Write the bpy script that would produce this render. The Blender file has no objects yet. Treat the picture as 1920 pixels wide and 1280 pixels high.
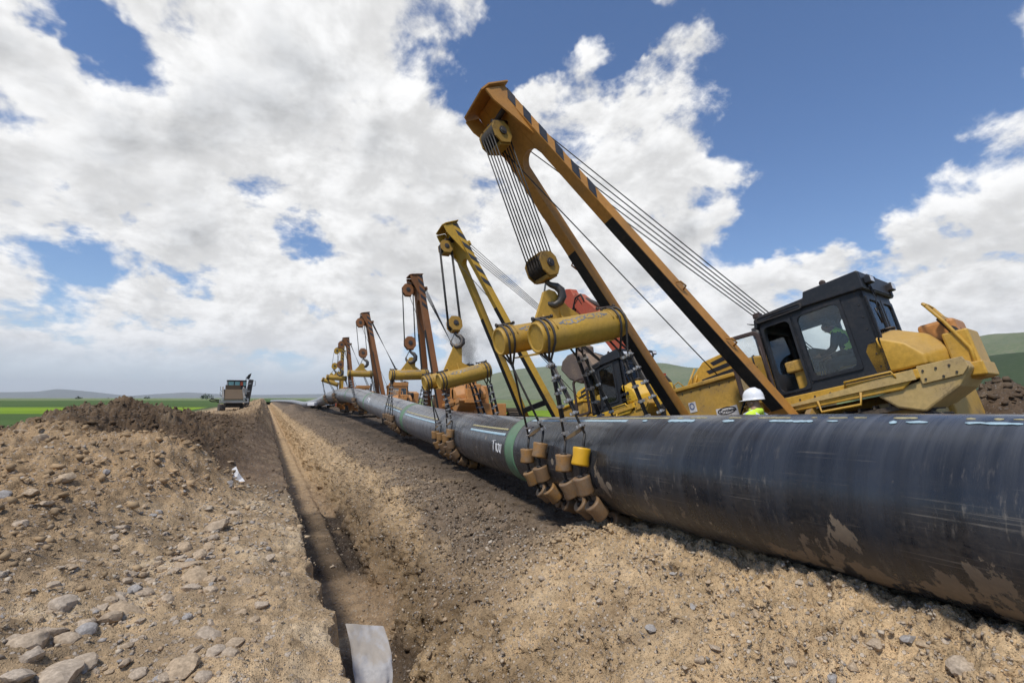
import bpy, bmesh, math, random
import numpy as np
from mathutils import Vector, Matrix, noise as mnoise

random.seed(7)
rng = np.random.default_rng(11)
scene = bpy.context.scene
COL = scene.collection
PI = math.pi
R = math.radians

# ------------------------------------------------------------------ camera
CAM = Vector((0, 0, 1.95))
YAW, PITCH, LENS = R(26.9), math.atan(105 / 907.0), 17.006
cd = bpy.data.cameras.new('camera'); cam = bpy.data.objects.new('camera', cd); COL.objects.link(cam)
cam.location = CAM; cam.rotation_euler = (PI / 2 + PITCH, 0, -YAW)
cd.lens = LENS; cd.sensor_width = 36; cd.clip_start = 0.05; cd.clip_end = 60000
scene.camera = cam
FW = Vector((math.sin(YAW) * math.cos(PITCH), math.cos(YAW) * math.cos(PITCH), math.sin(PITCH)))
RT = Vector((math.cos(YAW), -math.sin(YAW), 0)); UP = RT.cross(FW)


def ray(px, py):
    """direction through a point of the photograph (1920 x 1280)"""
    return FW + RT * ((px - 960) / 907.0) + UP * ((640 - py) / 907.0)


def on_y(px, py, y):
    d = ray(px, py); return CAM + d * (y / d.y)


def on_x(px, py, x):
    d = ray(px, py); return CAM + d * (x / d.x)


def on_z(px, py, z):
    d = ray(px, py); return CAM + d * ((z - CAM.z) / d.z)


# ------------------------------------------------------------------ light and colour management
SUN_DIR = Vector((-0.42, -0.26, 0.87)).normalized()          # towards the sun
sd = bpy.data.lights.new('sun', 'SUN'); sd.energy = 2.7; sd.angle = R(8.0); sd.color = (1.0, 0.95, 0.87)
sun = bpy.data.objects.new('sun', sd); COL.objects.link(sun)
sun.rotation_euler = (-SUN_DIR).to_track_quat('-Z', 'Y').to_euler()
vs = scene.view_settings
vs.view_transform = 'Standard'; vs.look = 'None'; vs.gamma = 1; vs.exposure = 0.35; vs.use_curve_mapping = False


# ------------------------------------------------------------------ node helper
class NT:
    def __init__(self, tree): self.t = tree; self.n = tree.nodes; self.l = tree.links

    def node(self, kind, **kw):
        nd = self.n.new(kind)
        for k, v in kw.items():
            if k in ('operation', 'blend_type', 'data_type', 'sky_type', 'sun_disc', 'noise_dimensions', 'feature', 'interpolation_type', 'attribute_name', 'normalize', 'noise_type',
                     'sun_elevation', 'sun_rotation', 'air_density', 'dust_density', 'ozone_density', 'altitude', 'clamp', 'distance', 'uv_map', 'invert'):
                setattr(nd, k, v)
        return nd

    def put(self, sock, v):
        if isinstance(v, bpy.types.NodeSocket): self.l.new(v, sock)
        elif isinstance(v, (tuple, list, Vector)):
            v = tuple(v)
            sock.default_value = v if len(v) == len(sock.default_value) else (*v, 1)
        else: sock.default_value = v

    def math(self, op, a, b=0.0, c=0.0, clamp=False):
        nd = self.n.new('ShaderNodeMath'); nd.operation = op; nd.use_clamp = clamp
        self.put(nd.inputs[0], a); self.put(nd.inputs[1], b); self.put(nd.inputs[2], c); return nd.outputs[0]

    def vmath(self, op, a, b=(0, 0, 0), s=1.0):
        nd = self.n.new('ShaderNodeVectorMath'); nd.operation = op
        self.put(nd.inputs[0], a); self.put(nd.inputs[1], b)
        if op == 'SCALE': self.put(nd.inputs[3], s)
        return nd.outputs['Value'] if op in ('DOT_PRODUCT', 'LENGTH', 'DISTANCE') else nd.outputs[0]

    def smooth(self, v, a, b, lo=0.0, hi=1.0):
        nd = self.n.new('ShaderNodeMapRange'); nd.interpolation_type = 'SMOOTHSTEP'
        for i, x in enumerate((v, a, b, lo, hi)): self.put(nd.inputs[i], x)
        return nd.outputs[0]

    def mix(self, f, a, b, blend='MIX'):
        nd = self.n.new('ShaderNodeMix'); nd.data_type = 'RGBA'; nd.blend_type = blend
        self.put(nd.inputs[0], f); self.put(nd.inputs[6], a); self.put(nd.inputs[7], b); return nd.outputs[2]

    def noise(self, vec, scale, detail=4.0, rough=0.55, dist=0.0, col=False):
        nd = self.n.new('ShaderNodeTexNoise')
        if vec is not None: self.l.new(vec, nd.inputs['Vector'])
        nd.inputs['Scale'].default_value = scale; nd.inputs['Detail'].default_value = detail
        nd.inputs['Roughness'].default_value = rough; nd.inputs['Distortion'].default_value = dist
        return nd.outputs['Color' if col else 'Fac']

    def voronoi(self, vec, scale, feature='F1', rnd=1.0):
        nd = self.n.new('ShaderNodeTexVoronoi'); nd.feature = feature
        if vec is not None: self.l.new(vec, nd.inputs['Vector'])
        nd.inputs['Scale'].default_value = scale; nd.inputs['Randomness'].default_value = rnd
        return nd

    def bump(self, h, strength=0.3, dist=0.02, normal=None):
        nd = self.n.new('ShaderNodeBump'); nd.inputs['Strength'].default_value = strength; nd.inputs['Distance'].default_value = dist
        self.put(nd.inputs['Height'], h)
        if normal is not None: self.l.new(normal, nd.inputs['Normal'])
        return nd.outputs[0]


def new_mat(name):
    m = bpy.data.materials.new(name); m.use_nodes = True
    t = NT(m.node_tree); b = m.node_tree.nodes['Principled BSDF']
    return m, t, b


# ------------------------------------------------------------------ sky: Nishita blue with a layer of clouds
world = bpy.data.worlds.new('World'); scene.world = world; world.use_nodes = True
wt = NT(world.node_tree)
for nd in list(wt.n): wt.n.remove(nd)
out = wt.n.new('ShaderNodeOutputWorld'); bg = wt.n.new('ShaderNodeBackground'); wt.l.new(bg.outputs[0], out.inputs[0])
sky = wt.n.new('ShaderNodeTexSky'); sky.sky_type = 'NISHITA'; sky.sun_disc = False
sky.sun_elevation = math.asin(SUN_DIR.z); sky.sun_rotation = math.atan2(SUN_DIR.x, SUN_DIR.y)
sky.air_density = 1.0; sky.dust_density = 0.6; sky.ozone_density = 2.0; sky.altitude = 1500
tc = wt.n.new('ShaderNodeTexCoord'); D = tc.outputs['Generated']
sep = wt.n.new('ShaderNodeSeparateXYZ'); wt.l.new(D, sep.inputs[0])
zc = wt.math('MAXIMUM', sep.outputs[2], 0.0)
inv = wt.math('DIVIDE', 1.0, wt.math('ADD', zc, 0.55))
P2 = wt.vmath('SCALE', D, s=inv)
CLOUD_T = 0.10
# cloud banks (+) and clear gaps (-): direction, angular radius in degrees, weight
BANKS = [(380, 60, 13, .40), (300, 230, 14, .40), (520, 200, 14, .42), (620, 330, 12, .40), (720, 330, 10, .34), (450, 400, 12, .36), (120, 240, 13, .40), (60, 370, 10, .30), (300, 420, 10, .30), (650, 510, 9, .30), (840, 420, 12, .34),
         (820, 60, 7, .40), (1100, 190, 7, .40), (1080, 300, 10, .44), (1250, 290, 10, .42), (1380, 330, 6, .34), (1000, 440, 10, .34), (1340, 90, 4.5, .36), (1290, 170, 4, .28), (1460, 320, 4, .34), (1440, 240, 2.5, .24), (1370, 190, 3, .20),
         (1900, 130, 12, .75), (1790, 290, 9, .62), (1700, 390, 7, .40), (1880, 370, 8, .40), (1630, 440, 4, .22), (1480, 510, 6, .42), (1580, 560, 7, .38), (1800, 560, 9, .40), (1900, 480, 6, .36), (1330, 560, 7, .34), (1250, 440, 6, .30), (1180, 540, 8, .30),
         (40, 520, 8, .55), (120, 590, 8, .55), (230, 640, 7, .46), (300, 560, 7, .34), (420, 600, 8, .34), (560, 640, 8, .28), (760, 600, 9, .30), (950, 560, 8, .28), (60, 110, 8, .36),
         (700, 440, 9, .30), (900, 330, 7, .34), (1180, 380, 8, .34), (1120, 480, 8, .30), (1600, 600, 6, .24), (1610, 130, 13, -.60), (1560, 300, 9, -.50), (1540, 420, 5, -.40), (970, 50, 5, -.42), (740, 60, 4, -.16), (760, 180, 4, -.34), (215, 105, 4, -.44), (130, 50, 3.5, -.3), (560, 435, 3, -.30), (235, 475, 3.5, -.38), (350, 500, 3, -.24), (20, 440, 4, -.26), (140, 510, 3, -.2),
         (1080, 60, 7, -.46), (1190, 110, 5, -.40), (860, 160, 4, -.34), (1300, 390, 2.5, -.40), (1380, 430, 4, -.30), (1700, 230, 3, -.3), (1640, 500, 4, -.3), (1240, 580, 3, -.25), (110, 715, 8, -.14), (350, 705, 8, -.12), (180, 560, 2.5, -.2)]
DW = wt.vmath('NORMALIZE', wt.vmath('ADD', D, wt.vmath('SCALE', wt.vmath('SUBTRACT', wt.noise(D, 5.0, 5, .6, col=True), (.5, .5, .5)), s=.26)))
pos = neg = None
for px, py, rad, w in BANKS:
    d = ray(px, py).normalized()
    dt = wt.vmath('DOT_PRODUCT', DW, d)
    s = wt.smooth(dt, math.cos(R(rad * 1.35)), math.cos(R(rad * 0.1)), 0.0, w)
    if w > 0: pos = s if pos is None else wt.math('ADD', pos, s)
    else: neg = s if neg is None else wt.math('ADD', neg, s)
bias = wt.math('ADD', wt.math('MINIMUM', pos, .50), wt.math('MULTIPLY', wt.math('MAXIMUM', neg, -.85), .80))
PX = wt.vmath('ADD', P2, (3.7, 1.9, .6))
warp = wt.vmath('SCALE', wt.vmath('SUBTRACT', wt.noise(PX, 2.2, 2, col=True), (.5, .5, .5)), s=0.16)
PW = wt.vmath('ADD', PX, warp)


def density(vec, detail=12):
    """billowing cloud: broad heaps with finer curls on them"""
    return wt.noise(vec, 4.8, detail, 0.60)


n1 = density(PW)
n2 = density(wt.vmath('ADD', PW, SUN_DIR * 0.035), 5)
n3 = density(PW, 5)
dens = wt.math('ADD', wt.math('MULTIPLY', wt.math('SUBTRACT', n1, .5), 2.1), wt.math('SUBTRACT', bias, CLOUD_T))
cover = wt.smooth(dens, -0.03, 0.24)
thick = wt.smooth(dens, 0.20, 0.85)
lit = wt.smooth(wt.math('SUBTRACT', density(PW, 7), n2), -0.12, 0.13)          # brighter on the side facing the sun
soft = wt.noise(wt.vmath('ADD', PX, (9.1, 4.4, 0)), 2.4, 6, .5)
shade = wt.math('MULTIPLY', thick, wt.smooth(soft, .42, .60, 0.12, 1.0))
bright = wt.math('SUBTRACT', wt.math('ADD', 0.71, wt.math('MULTIPLY', wt.math('SUBTRACT', lit, .5), 0.26)), wt.math('MULTIPLY', shade, 0.34))
ccol = wt.mix(shade, (1.0, 1.0, 1.0), (0.94, 0.965, 1.0))
ccol = wt.vmath('MULTIPLY', ccol, wt.n.new('ShaderNodeCombineXYZ').outputs[0])
cm = ccol.node; bc = cm.inputs[1].links[0].from_node
for i in range(3): wt.l.new(bright, bc.inputs[i])
SKY_STRENGTH = 0.105
skyc = wt.vmath('SCALE', sky.outputs[0], s=SKY_STRENGTH)
# the photograph's sky: deep blue above, paling towards the horizon haze
elev = wt.smooth(sep.outputs[2], 0.0, 0.55)
skyc = wt.vmath('MULTIPLY', skyc, wt.mix(elev, (0.92, .98, 1.03), (0.86, 1.0, 1.16)))
hz = wt.smooth(sep.outputs[2], -0.02, 0.17, 1.0, 0.0)
skyc = wt.mix(wt.math('MULTIPLY', hz, 0.85), skyc, (0.46, 0.52, 0.61))
ccol = wt.mix(wt.math('MULTIPLY', hz, 0.55), ccol, (0.50, 0.55, 0.64))
fin = wt.mix(wt.math('MULTIPLY', cover, wt.smooth(sep.outputs[2], 0.0, 0.10)), skyc, ccol)
wt.l.new(fin, bg.inputs[0]); bg.inputs[1].default_value = 1.0
world.cycles.sampling_method = 'MANUAL'; world.cycles.sample_map_resolution = 512


# ------------------------------------------------------------------ mesh helpers
class MB:
    def __init__(self): self.v = []; self.f = []; self.s = []

    def add(self, vs_, fs_, smooth=False):
        o = len(self.v); self.v += [tuple(p) for p in vs_]; self.f += [tuple(i + o for i in f) for f in fs_]; self.s += [smooth] * len(fs_); return self

    def box(self, c, s, m=None):
        c = Vector(c); h = Vector(s) / 2; P = []
        for x in (-1, 1):
            for y in (-1, 1):
                for z in (-1, 1):
                    q = Vector((x * h.x, y * h.y, z * h.z)); P.append(c + (m @ q if m else q))
        return self.add(P, [(0, 1, 3, 2), (4, 6, 7, 5), (0, 4, 5, 1), (2, 3, 7, 6), (0, 2, 6, 4), (1, 5, 7, 3)])

    def prism(self, poly, o, u, v, n, t0, t1, poly2=None, smooth=False):
        o, u, v, n = Vector(o), Vector(u), Vector(v), Vector(n); k = len(poly); q = poly2 or poly
        P = [o + u * a + v * b + n * t0 for a, b in poly] + [o + u * a + v * b + n * t1 for a, b in q]
        self.add(P, [tuple(range(k))[::-1], tuple(range(k, 2 * k))])
        return self.add(P, [(i, (i + 1) % k, k + (i + 1) % k, k + i) for i in range(k)], smooth)

    def ring(self, outer, inner, o, u, v, n, t0, t1):
        o, u, v, n = Vector(o), Vector(u), Vector(v), Vector(n); k = len(outer)
        L = lambda pl, t: [o + u * a + v * b + n * t for a, b in pl]
        P = L(outer, t0) + L(inner, t0) + L(outer, t1) + L(inner, t1); F = []
        for i in range(k):
            j = (i + 1) % k
            F += [(i, k + i, k + j, j), (2 * k + i, 2 * k + j, 3 * k + j, 3 * k + i), (i, j, 2 * k + j, 2 * k + i), (k + i, 3 * k + i, 3 * k + j, k + j)]
        return self.add(P, F)

    def cyl(self, a, b, r0, r1=None, n=14, caps=True, smooth=True):
        a, b = Vector(a), Vector(b); r1 = r0 if r1 is None else r1; d = (b - a).normalized()
        e = d.orthogonal().normalized(); g = d.cross(e); P = []
        for q, r in ((a, r0), (b, r1)):
            P += [q + (e * math.cos(2 * PI * i / n) + g * math.sin(2 * PI * i / n)) * r for i in range(n)]
        self.add(P, [(i, (i + 1) % n, n + (i + 1) % n, n + i) for i in range(n)], smooth)
        if caps: self.add(P, [tuple(range(n))[::-1], tuple(range(n, 2 * n))])
        return self

    def lathe(self, prof, o, axis, n=20, smooth=True):
        o, d = Vector(o), Vector(axis).normalized(); e = d.orthogonal().normalized(); g = d.cross(e); P = []; k = len(prof)
        for r, h in prof: P += [o + d * h + (e * math.cos(2 * PI * i / n) + g * math.sin(2 * PI * i / n)) * r for i in range(n)]
        F = [(j * n + i, j * n + (i + 1) % n, (j + 1) * n + (i + 1) % n, (j + 1) * n + i) for j in range(k - 1) for i in range(n)]
        self.add(P, F, smooth)
        return self.add(P, [tuple(range(n))[::-1], tuple(range((k - 1) * n, k * n))])

    def tube(self, path, r, n=8, closed=False):
        path = [Vector(p) for p in path]; k = len(path); P = []; e = None
        rs = r if isinstance(r, (list, tuple)) else [r] * k
        for i in range(k):
            a = path[i - 1] if (i or closed) else path[i]; b = path[(i + 1) % k] if (i < k - 1 or closed) else path[i]
            d = (b - a).normalized()
            e = d.orthogonal().normalized() if e is None else (e - d * e.dot(d)).normalized()
            g = d.cross(e)
            P += [path[i] + (e * math.cos(2 * PI * j / n) + g * math.sin(2 * PI * j / n)) * rs[i] for j in range(n)]
        F = [(i * n + j, i * n + (j + 1) % n, ((i + 1) % k) * n + (j + 1) % n, ((i + 1) % k) * n + j) for i in range(k if closed else k - 1) for j in range(n)]
        self.add(P, F, True)
        if not closed: self.add(P, [tuple(range(n))[::-1], tuple(range((k - 1) * n, k * n))])
        return self

    def panel(self, o, u, v, n, a0, a1, b0, b1, holes, t):
        """a wall with real window openings"""
        A = sorted({a0, a1, *[h[0] for h in holes], *[h[1] for h in holes]}); B = sorted({b0, b1, *[h[2] for h in holes], *[h[3] for h in holes]})
        idx = {}; o, u, v, n = Vector(o), Vector(u), Vector(v), Vector(n)
        solid = lambda i, j: 0 <= i < len(A) - 1 and 0 <= j < len(B) - 1 and not any(h[0] < (A[i] + A[i + 1]) / 2 < h[1] and h[2] < (B[j] + B[j + 1]) / 2 < h[3] for h in holes)
        P = []; F = []

        def vi(i, j, k):
            if (i, j, k) not in idx: idx[(i, j, k)] = len(P); P.append(o + u * A[i] + v * B[j] + n * (t * k))
            return idx[(i, j, k)]
        for i in range(len(A) - 1):
            for j in range(len(B) - 1):
                if not solid(i, j): continue
                F.append((vi(i, j, 0), vi(i, j + 1, 0), vi(i + 1, j + 1, 0), vi(i + 1, j, 0))); F.append((vi(i, j, 1), vi(i + 1, j, 1), vi(i + 1, j + 1, 1), vi(i, j + 1, 1)))
                for di, dj, p, q in ((-1, 0, (i, j), (i, j + 1)), (1, 0, (i + 1, j), (i + 1, j + 1)), (0, -1, (i, j), (i + 1, j)), (0, 1, (i, j + 1), (i + 1, j + 1))):
                    if not solid(i + di, j + dj): F.append((vi(*p, 0), vi(*q, 0), vi(*q, 1), vi(*p, 1)))
        return self.add(P, F)

    def build(self, name, mat, parent=None, bevel=0.0, fix=True):
        me = bpy.data.meshes.new(name); me.from_pydata(self.v, [], self.f)
        me.polygons.foreach_set('use_smooth', self.s)
        if fix:
            bm = bmesh.new(); bm.from_mesh(me); bmesh.ops.remove_doubles(bm, verts=bm.verts, dist=1e-5)
            bmesh.ops.recalc_face_normals(bm, faces=bm.faces); bm.to_mesh(me); bm.free()
        o = bpy.data.objects.new(name, me); COL.objects.link(o)
        if mat: me.materials.append(mat)
        if parent is not None: o.parent = parent
        if bevel:
            b = o.modifiers.new('bevel', 'BEVEL'); b.width = bevel; b.segments = 2; b.limit_method = 'ANGLE'; b.angle_limit = R(40)
        return o


def rrect(a0, a1, b0, b1, r, k=4):
    pts = []
    for cx, cy, s in ((a1 - r, b1 - r, 0), (a0 + r, b1 - r, 1), (a0 + r, b0 + r, 2), (a1 - r, b0 + r, 3)):
        for i in range(k + 1):
            t = (s + i / k) * PI / 2; pts.append((cx + r * math.cos(t), cy + r * math.sin(t)))
    return pts


def empty(name, loc, label, cat, group=None, rot=(0, 0, 0)):
    o = bpy.data.objects.new(name, None); COL.objects.link(o); o.empty_display_size = 0.3
    o.location = loc; o.rotation_euler = rot; return tag(o, label, cat, group)


def tag(o, label=None, cat=None, group=None, kind=None):
    if label: o['label'] = label
    if cat: o['category'] = cat
    if group: o['group'] = group
    if kind: o['kind'] = kind
    return o


def link_copy(src, parent=None, **kw):
    c = src.copy(); COL.objects.link(c)
    if parent is not None: c.parent = parent
    for k, v in kw.items(): setattr(c, k, v)
    return c


# ------------------------------------------------------------------ numpy value noise
_perm = rng.random(1 << 16).astype(np.float32)


def _h(ix, iy, iz): return _perm[(ix * 73856093 ^ iy * 19349663 ^ iz * 83492791) & 0xFFFF]


def vnoise(x, y, z=None):
    z = np.zeros_like(x) if z is None else z
    ix, iy, iz = np.floor(x).astype(np.int64), np.floor(y).astype(np.int64), np.floor(z).astype(np.int64)
    fx, fy, fz = x - ix, y - iy, z - iz
    fx = fx * fx * (3 - 2 * fx); fy = fy * fy * (3 - 2 * fy); fz = fz * fz * (3 - 2 * fz)
    r = 0
    for a in (0, 1):
        for b in (0, 1):
            for c in (0, 1):
                r = r + _h(ix + a, iy + b, iz + c) * (fx if a else 1 - fx) * (fy if b else 1 - fy) * (fz if c else 1 - fz)
    return r * 2 - 1


def fbm(x, y, z=None, oct=5, gain=0.5):
    s = 0; a = 1.0; f = 1.0; t = 0
    for i in range(oct):
        s = s + a * vnoise(x * f + i * 17.3, y * f - i * 9.1, None if z is None else z * f + i * 4.7); t += a; a *= gain; f *= 2.03
    return s / t


def sstep(a, b, x):
    t = np.clip((x - a) / (b - a), 0, 1); return t * t * (3 - 2 * t)


# ------------------------------------------------------------------ materials
def paint(name, base, dirt=(.20, .14, .09), amt=0.5, rough=0.5, rust=0.3, rustcol=(.05, .03, .02), scale=1.0, metal=0.0, spec=0.4):
    m, t, b = new_mat(name)
    tcn = t.n.new('ShaderNodeTexCoord'); o = tcn.outputs['Object']
    big = t.noise(o, 1.3 * scale, 6, .6); fine = t.noise(o, 14 * scale, 6, .65); chip = t.noise(o, 34 * scale, 3, .6)
    geo = t.n.new('ShaderNodeNewGeometry'); sp = t.n.new('ShaderNodeSeparateXYZ'); t.l.new(geo.outputs['Normal'], sp.inputs[0])
    topd = t.smooth(sp.outputs[2], .2, .95, 0, .22)                      # dust that has settled on upward faces
    var = t.mix(t.smooth(fine, .35, .65), tuple(c * .86 for c in base), tuple(min(1, c * 1.07) for c in base))
    dm = t.math('MULTIPLY', t.smooth(t.math('ADD', t.math('MULTIPLY', big, .65), t.math('ADD', t.math('MULTIPLY', fine, .35), topd)), .47, .68), amt)
    c1 = t.mix(dm, var, dirt)
    rm = t.math('MULTIPLY', t.smooth(t.math('ADD', t.math('MULTIPLY', chip, .5), t.math('MULTIPLY', big, .5)), .575, .62), rust)
    c2 = t.mix(rm, c1, rustcol)
    t.l.new(c2, b.inputs['Base Color'])
    t.put(b.inputs['Roughness'], t.math('ADD', rough, t.math('MULTIPLY', dm, .35), clamp=True))
    b.inputs['Metallic'].default_value = metal; b.inputs['Specular IOR Level'].default_value = spec
    t.l.new(t.bump(t.math('ADD', fine, t.math('MULTIPLY', rm, -.6)), .12, .01), b.inputs['Normal'])
    return m


M = {}
M['boom_orange'] = paint('boom_orange', (.47, .215, .045), (.22, .13, .06), .45, .5, .25)
M['boom_yellow'] = paint('boom_yellow', (.50, .29, .03), (.20, .13, .05), .5, .5, .5)
M['boom_rust'] = paint('boom_rust', (.26, .105, .035), (.12, .07, .045), .6, .6, .5)
M['yellow'] = paint('yellow_paint', (.60, .34, .045), (.33, .23, .12), .5, .45, .28)
M['yellow_bright'] = paint('bright_yellow_paint', (.72, .43, .03), (.4, .28, .12), .35, .4, .2)
M['yellow_mud'] = paint('muddy_yellow_paint', (.52, .31, .06), (.24, .165, .085), .95, .6, .35)
M['beige'] = paint('faded_yellow_paint', (.56, .39, .15), (.34, .25, .15), .6, .6, .25)
M['orange'] = paint('orange_paint', (.55, .24, .065), (.33, .20, .11), .55, .5, .25)
M['block'] = paint('worn_block_paint', (.34, .19, .03), (.06, .045, .03), .8, .6, .5)
M['black'] = paint('black_paint', (.022, .024, .028), (.10, .075, .055), .35, .45, .25, (.10, .05, .03))
M['brown_frame'] = paint('rusty_black_paint', (.055, .036, .030), (.15, .10, .07), .5, .55, .3, (.13, .06, .03))
M['stripe'] = paint('stripe_black', (.028, .032, .040), (.15, .10, .05), .25, .6, .2, (.3, .16, .05))
M['grime'] = paint('tarred_steel', (.016, .015, .014), (.07, .05, .035), .45, .7, .3, (.09, .06, .03))
M['beam'] = paint('spreader_yellow', (.52, .31, .045), (.28, .19, .08), .45, .45, .25)
M['scrape'] = paint('scraped_steel', (.34, .34, .35), (.05, .045, .04), .55, .5, .6, (.03, .03, .03), 2.0, .3)
M['steel'] = paint('dark_steel', (.075, .068, .062), (.15, .11, .08), .5, .45, .4, (.12, .06, .03), 1, .5)
M['rope'] = paint('greasy_rope', (.022, .021, .02), (.10, .08, .06), .3, .5, .0, scale=4)
M['sling'] = paint('sling_rope', (.055, .05, .046), (.15, .12, .09), .5, .5, .0, scale=4)
M['clip'] = paint('galvanised_clip', (.42, .41, .39), (.18, .13, .1), .5, .4, .3, (.1, .06, .04), 6, .5)
M['red'] = paint('red_paint', (.46, .075, .03), (.30, .17, .11), .45, .5, .2)
M['bucket'] = paint('bucket_steel', (.14, .105, .085), (.27, .2, .14), .8, .65, .3)
M['grey'] = paint('grey_white_paint', (.27, .28, .28), (.26, .2, .15), .6, .5, .3)
M['soilplate'] = paint('soil_covered_plate', (.10, .07, .045), (.14, .10, .065), .8, .9, .2)
M['interior'] = paint('cab_interior', (.10, .075, .05), (.2, .15, .1), .5, .8, .2)
M['white'] = paint('white_plastic', (.80, .80, .80), (.5, .45, .4), .12, .35, .0)
M['track'] = paint('muddy_track', (.06, .05, .042), (.20, .15, .10), .9, .8, .3)


def flat(name, col, rough=.6, metal=0., noise_amt=.15, scale=30.):
    m, t, b = new_mat(name); o = t.n.new('ShaderNodeTexCoord').outputs['Object']
    f = t.noise(o, scale, 4)
    t.l.new(t.mix(f, tuple(c * (1 - noise_amt) for c in col), tuple(min(1, c * (1 + noise_amt)) for c in col)), b.inputs['Base Color'])
    b.inputs['Roughness'].default_value = rough; b.inputs['Metallic'].default_value = metal; return m


M['hivis'] = flat('hi_vis_yellow', (.62, .85, .06), .75); M['hivis_green'] = flat('hi_vis_green', (.50, .92, .12), .75)
M['hivis_orange'] = flat('hi_vis_orange', (.85, .16, .04), .75); M['reflect'] = flat('reflective_tape', (.55, .57, .58), .4)
M['navy'] = flat('navy_cloth', (.018, .022, .035), .85); M['skin'] = flat('skin', (.30, .17, .11), .55); M['hair'] = flat('dark_hair', (.012, .01, .008), .6)
M['helmet'] = flat('helmet_white', (.82, .82, .83), .25, 0, .03); M['print'] = flat('black_print', (.015, .015, .018), .6)
M['sticker'] = flat('sticker_white', (.62, .60, .58), .6, 0, .25, 18); M['sticker_blue'] = flat('sticker_blue', (.10, .13, .24), .6)
M['teal_glass'] = flat('teal_glass', (.28, .55, .50), .1, 0, .2, 4); M['lamp'] = flat('lamp_lens', (.75, .76, .78), .15)
M['boot'] = flat('boot', (.03, .022, .018), .7); M['orange_strap'] = flat('webbing_strap', (.20, .13, .06), .8)


def glass():
    m, t, b = new_mat('window_glass'); t.n.remove(b); o = t.n['Material Output']
    tr = t.n.new('ShaderNodeBsdfTransparent'); gl = t.n.new('ShaderNodeBsdfGlossy'); df = t.n.new('ShaderNodeBsdfDiffuse')
    tr.inputs[0].default_value = (.94, .97, .97, 1); gl.inputs['Roughness'].default_value = .04; df.inputs[0].default_value = (.42, .36, .28, 1)
    co = t.n.new('ShaderNodeTexCoord').outputs['Object']
    d = t.smooth(t.noise(co, 5, 7, .7), .50, .90, .01, .09)
    fr = t.n.new('ShaderNodeFresnel'); fr.inputs[0].default_value = 1.6
    m1 = t.n.new('ShaderNodeMixShader'); t.l.new(fr.outputs[0], m1.inputs[0]); t.l.new(tr.outputs[0], m1.inputs[1]); t.l.new(gl.outputs[0], m1.inputs[2])
    m2 = t.n.new('ShaderNodeMixShader'); t.l.new(d, m2.inputs[0]); t.l.new(m1.outputs[0], m2.inputs[1]); t.l.new(df.outputs[0], m2.inputs[2])
    t.l.new(m2.outputs[0], o.inputs[0]); return m


M['glass'] = glass()


def soil_mat():
    m, t, b = new_mat('soil'); at = t.n.new('ShaderNodeAttribute'); at.attribute_name = 'soil'
    co = t.n.new('ShaderNodeTexCoord').outputs['Object']
    n1 = t.noise(co, 3.1, 8, .62); n2 = t.noise(co, 22, 6, .65); n3 = t.noise(co, 90, 3, .6)
    v1 = t.voronoi(co, 26); v2 = t.voronoi(co, 70)
    f = t.math('ADD', t.math('MULTIPLY', n1, .9), t.math('MULTIPLY', n2, .7))
    c = t.mix(1.0, at.outputs[0], t.mix(t.smooth(f, .45, 1.15), (.62, .60, .58), (1.28, 1.27, 1.25)), 'MULTIPLY')
    # grit: pale and dark grains, small pebbles set in the soil, pits with their shade painted in
    sepc = t.n.new('ShaderNodeSeparateColor'); t.l.new(v2.outputs['Color'], sepc.inputs[0])
    grain = t.mix(t.smooth(sepc.outputs[0], .05, .95), (.45, .44, .44), (1.75, 1.72, 1.68))
    c = t.mix(t.math('MULTIPLY', t.smooth(v2.outputs['Distance'], .48, .25), .75), c, t.mix(1.0, c, grain, 'MULTIPLY'))
    v3 = t.voronoi(t.vmath('ADD', co, t.vmath('SCALE', t.noise(co, 30, 2, col=True), s=.03)), 13)
    sep1 = t.n.new('ShaderNodeSeparateColor'); t.l.new(v1.outputs['Color'], sep1.inputs[0]); sep3 = t.n.new('ShaderNodeSeparateColor'); t.l.new(v3.outputs['Color'], sep3.inputs[0])
    peb = t.math('MULTIPLY', t.smooth(v1.outputs['Distance'], .40, .33), t.math('GREATER_THAN', sep1.outputs[1], .60))
    pb3 = t.math('MULTIPLY', t.smooth(v3.outputs['Distance'], .34, .29), t.math('GREATER_THAN', sep3.outputs[1], .80))
    peb = t.math('MAXIMUM', peb, pb3)
    lum = t.vmath('DOT_PRODUCT', at.outputs[0], (.5, .4, .1)); tone = t.mix(t.smooth(lum, .08, .35), (.40, .40, .42), (1, 1, 1))
    c = t.mix(t.math('MULTIPLY', peb, .72), c, t.mix(1.0, t.mix(sep1.outputs[0], (.25, .195, .145), (.60, .52, .43)), tone, 'MULTIPLY'))
    pit = t.math('MULTIPLY', t.smooth(t.noise(co, 38, 4, .7), .60, .70), t.smooth(t.noise(co, 4.5, 4, .6), .42, .60)); c = t.mix(t.math('MULTIPLY', pit, .6), c, t.mix(1.0, c, (.33, .31, .30), 'MULTIPLY'))
    t.l.new(c, b.inputs['Base Color']); b.inputs['Roughness'].default_value = .95; b.inputs['Specular IOR Level'].default_value = .15
    h = t.math('ADD', t.math('MULTIPLY', n2, 1.0), t.math('ADD', t.math('MULTIPLY', n3, .25), t.math('SUBTRACT', t.math('MULTIPLY', peb, .45), t.math('MULTIPLY', pit, .8))))
    h = t.math('ADD', h, t.math('MULTIPLY', t.smooth(v2.outputs['Distance'], .5, .1), .3))
    t.l.new(t.bump(h, .9, .022), b.inputs['Normal']); return m


M['soil'] = soil_mat()


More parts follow.
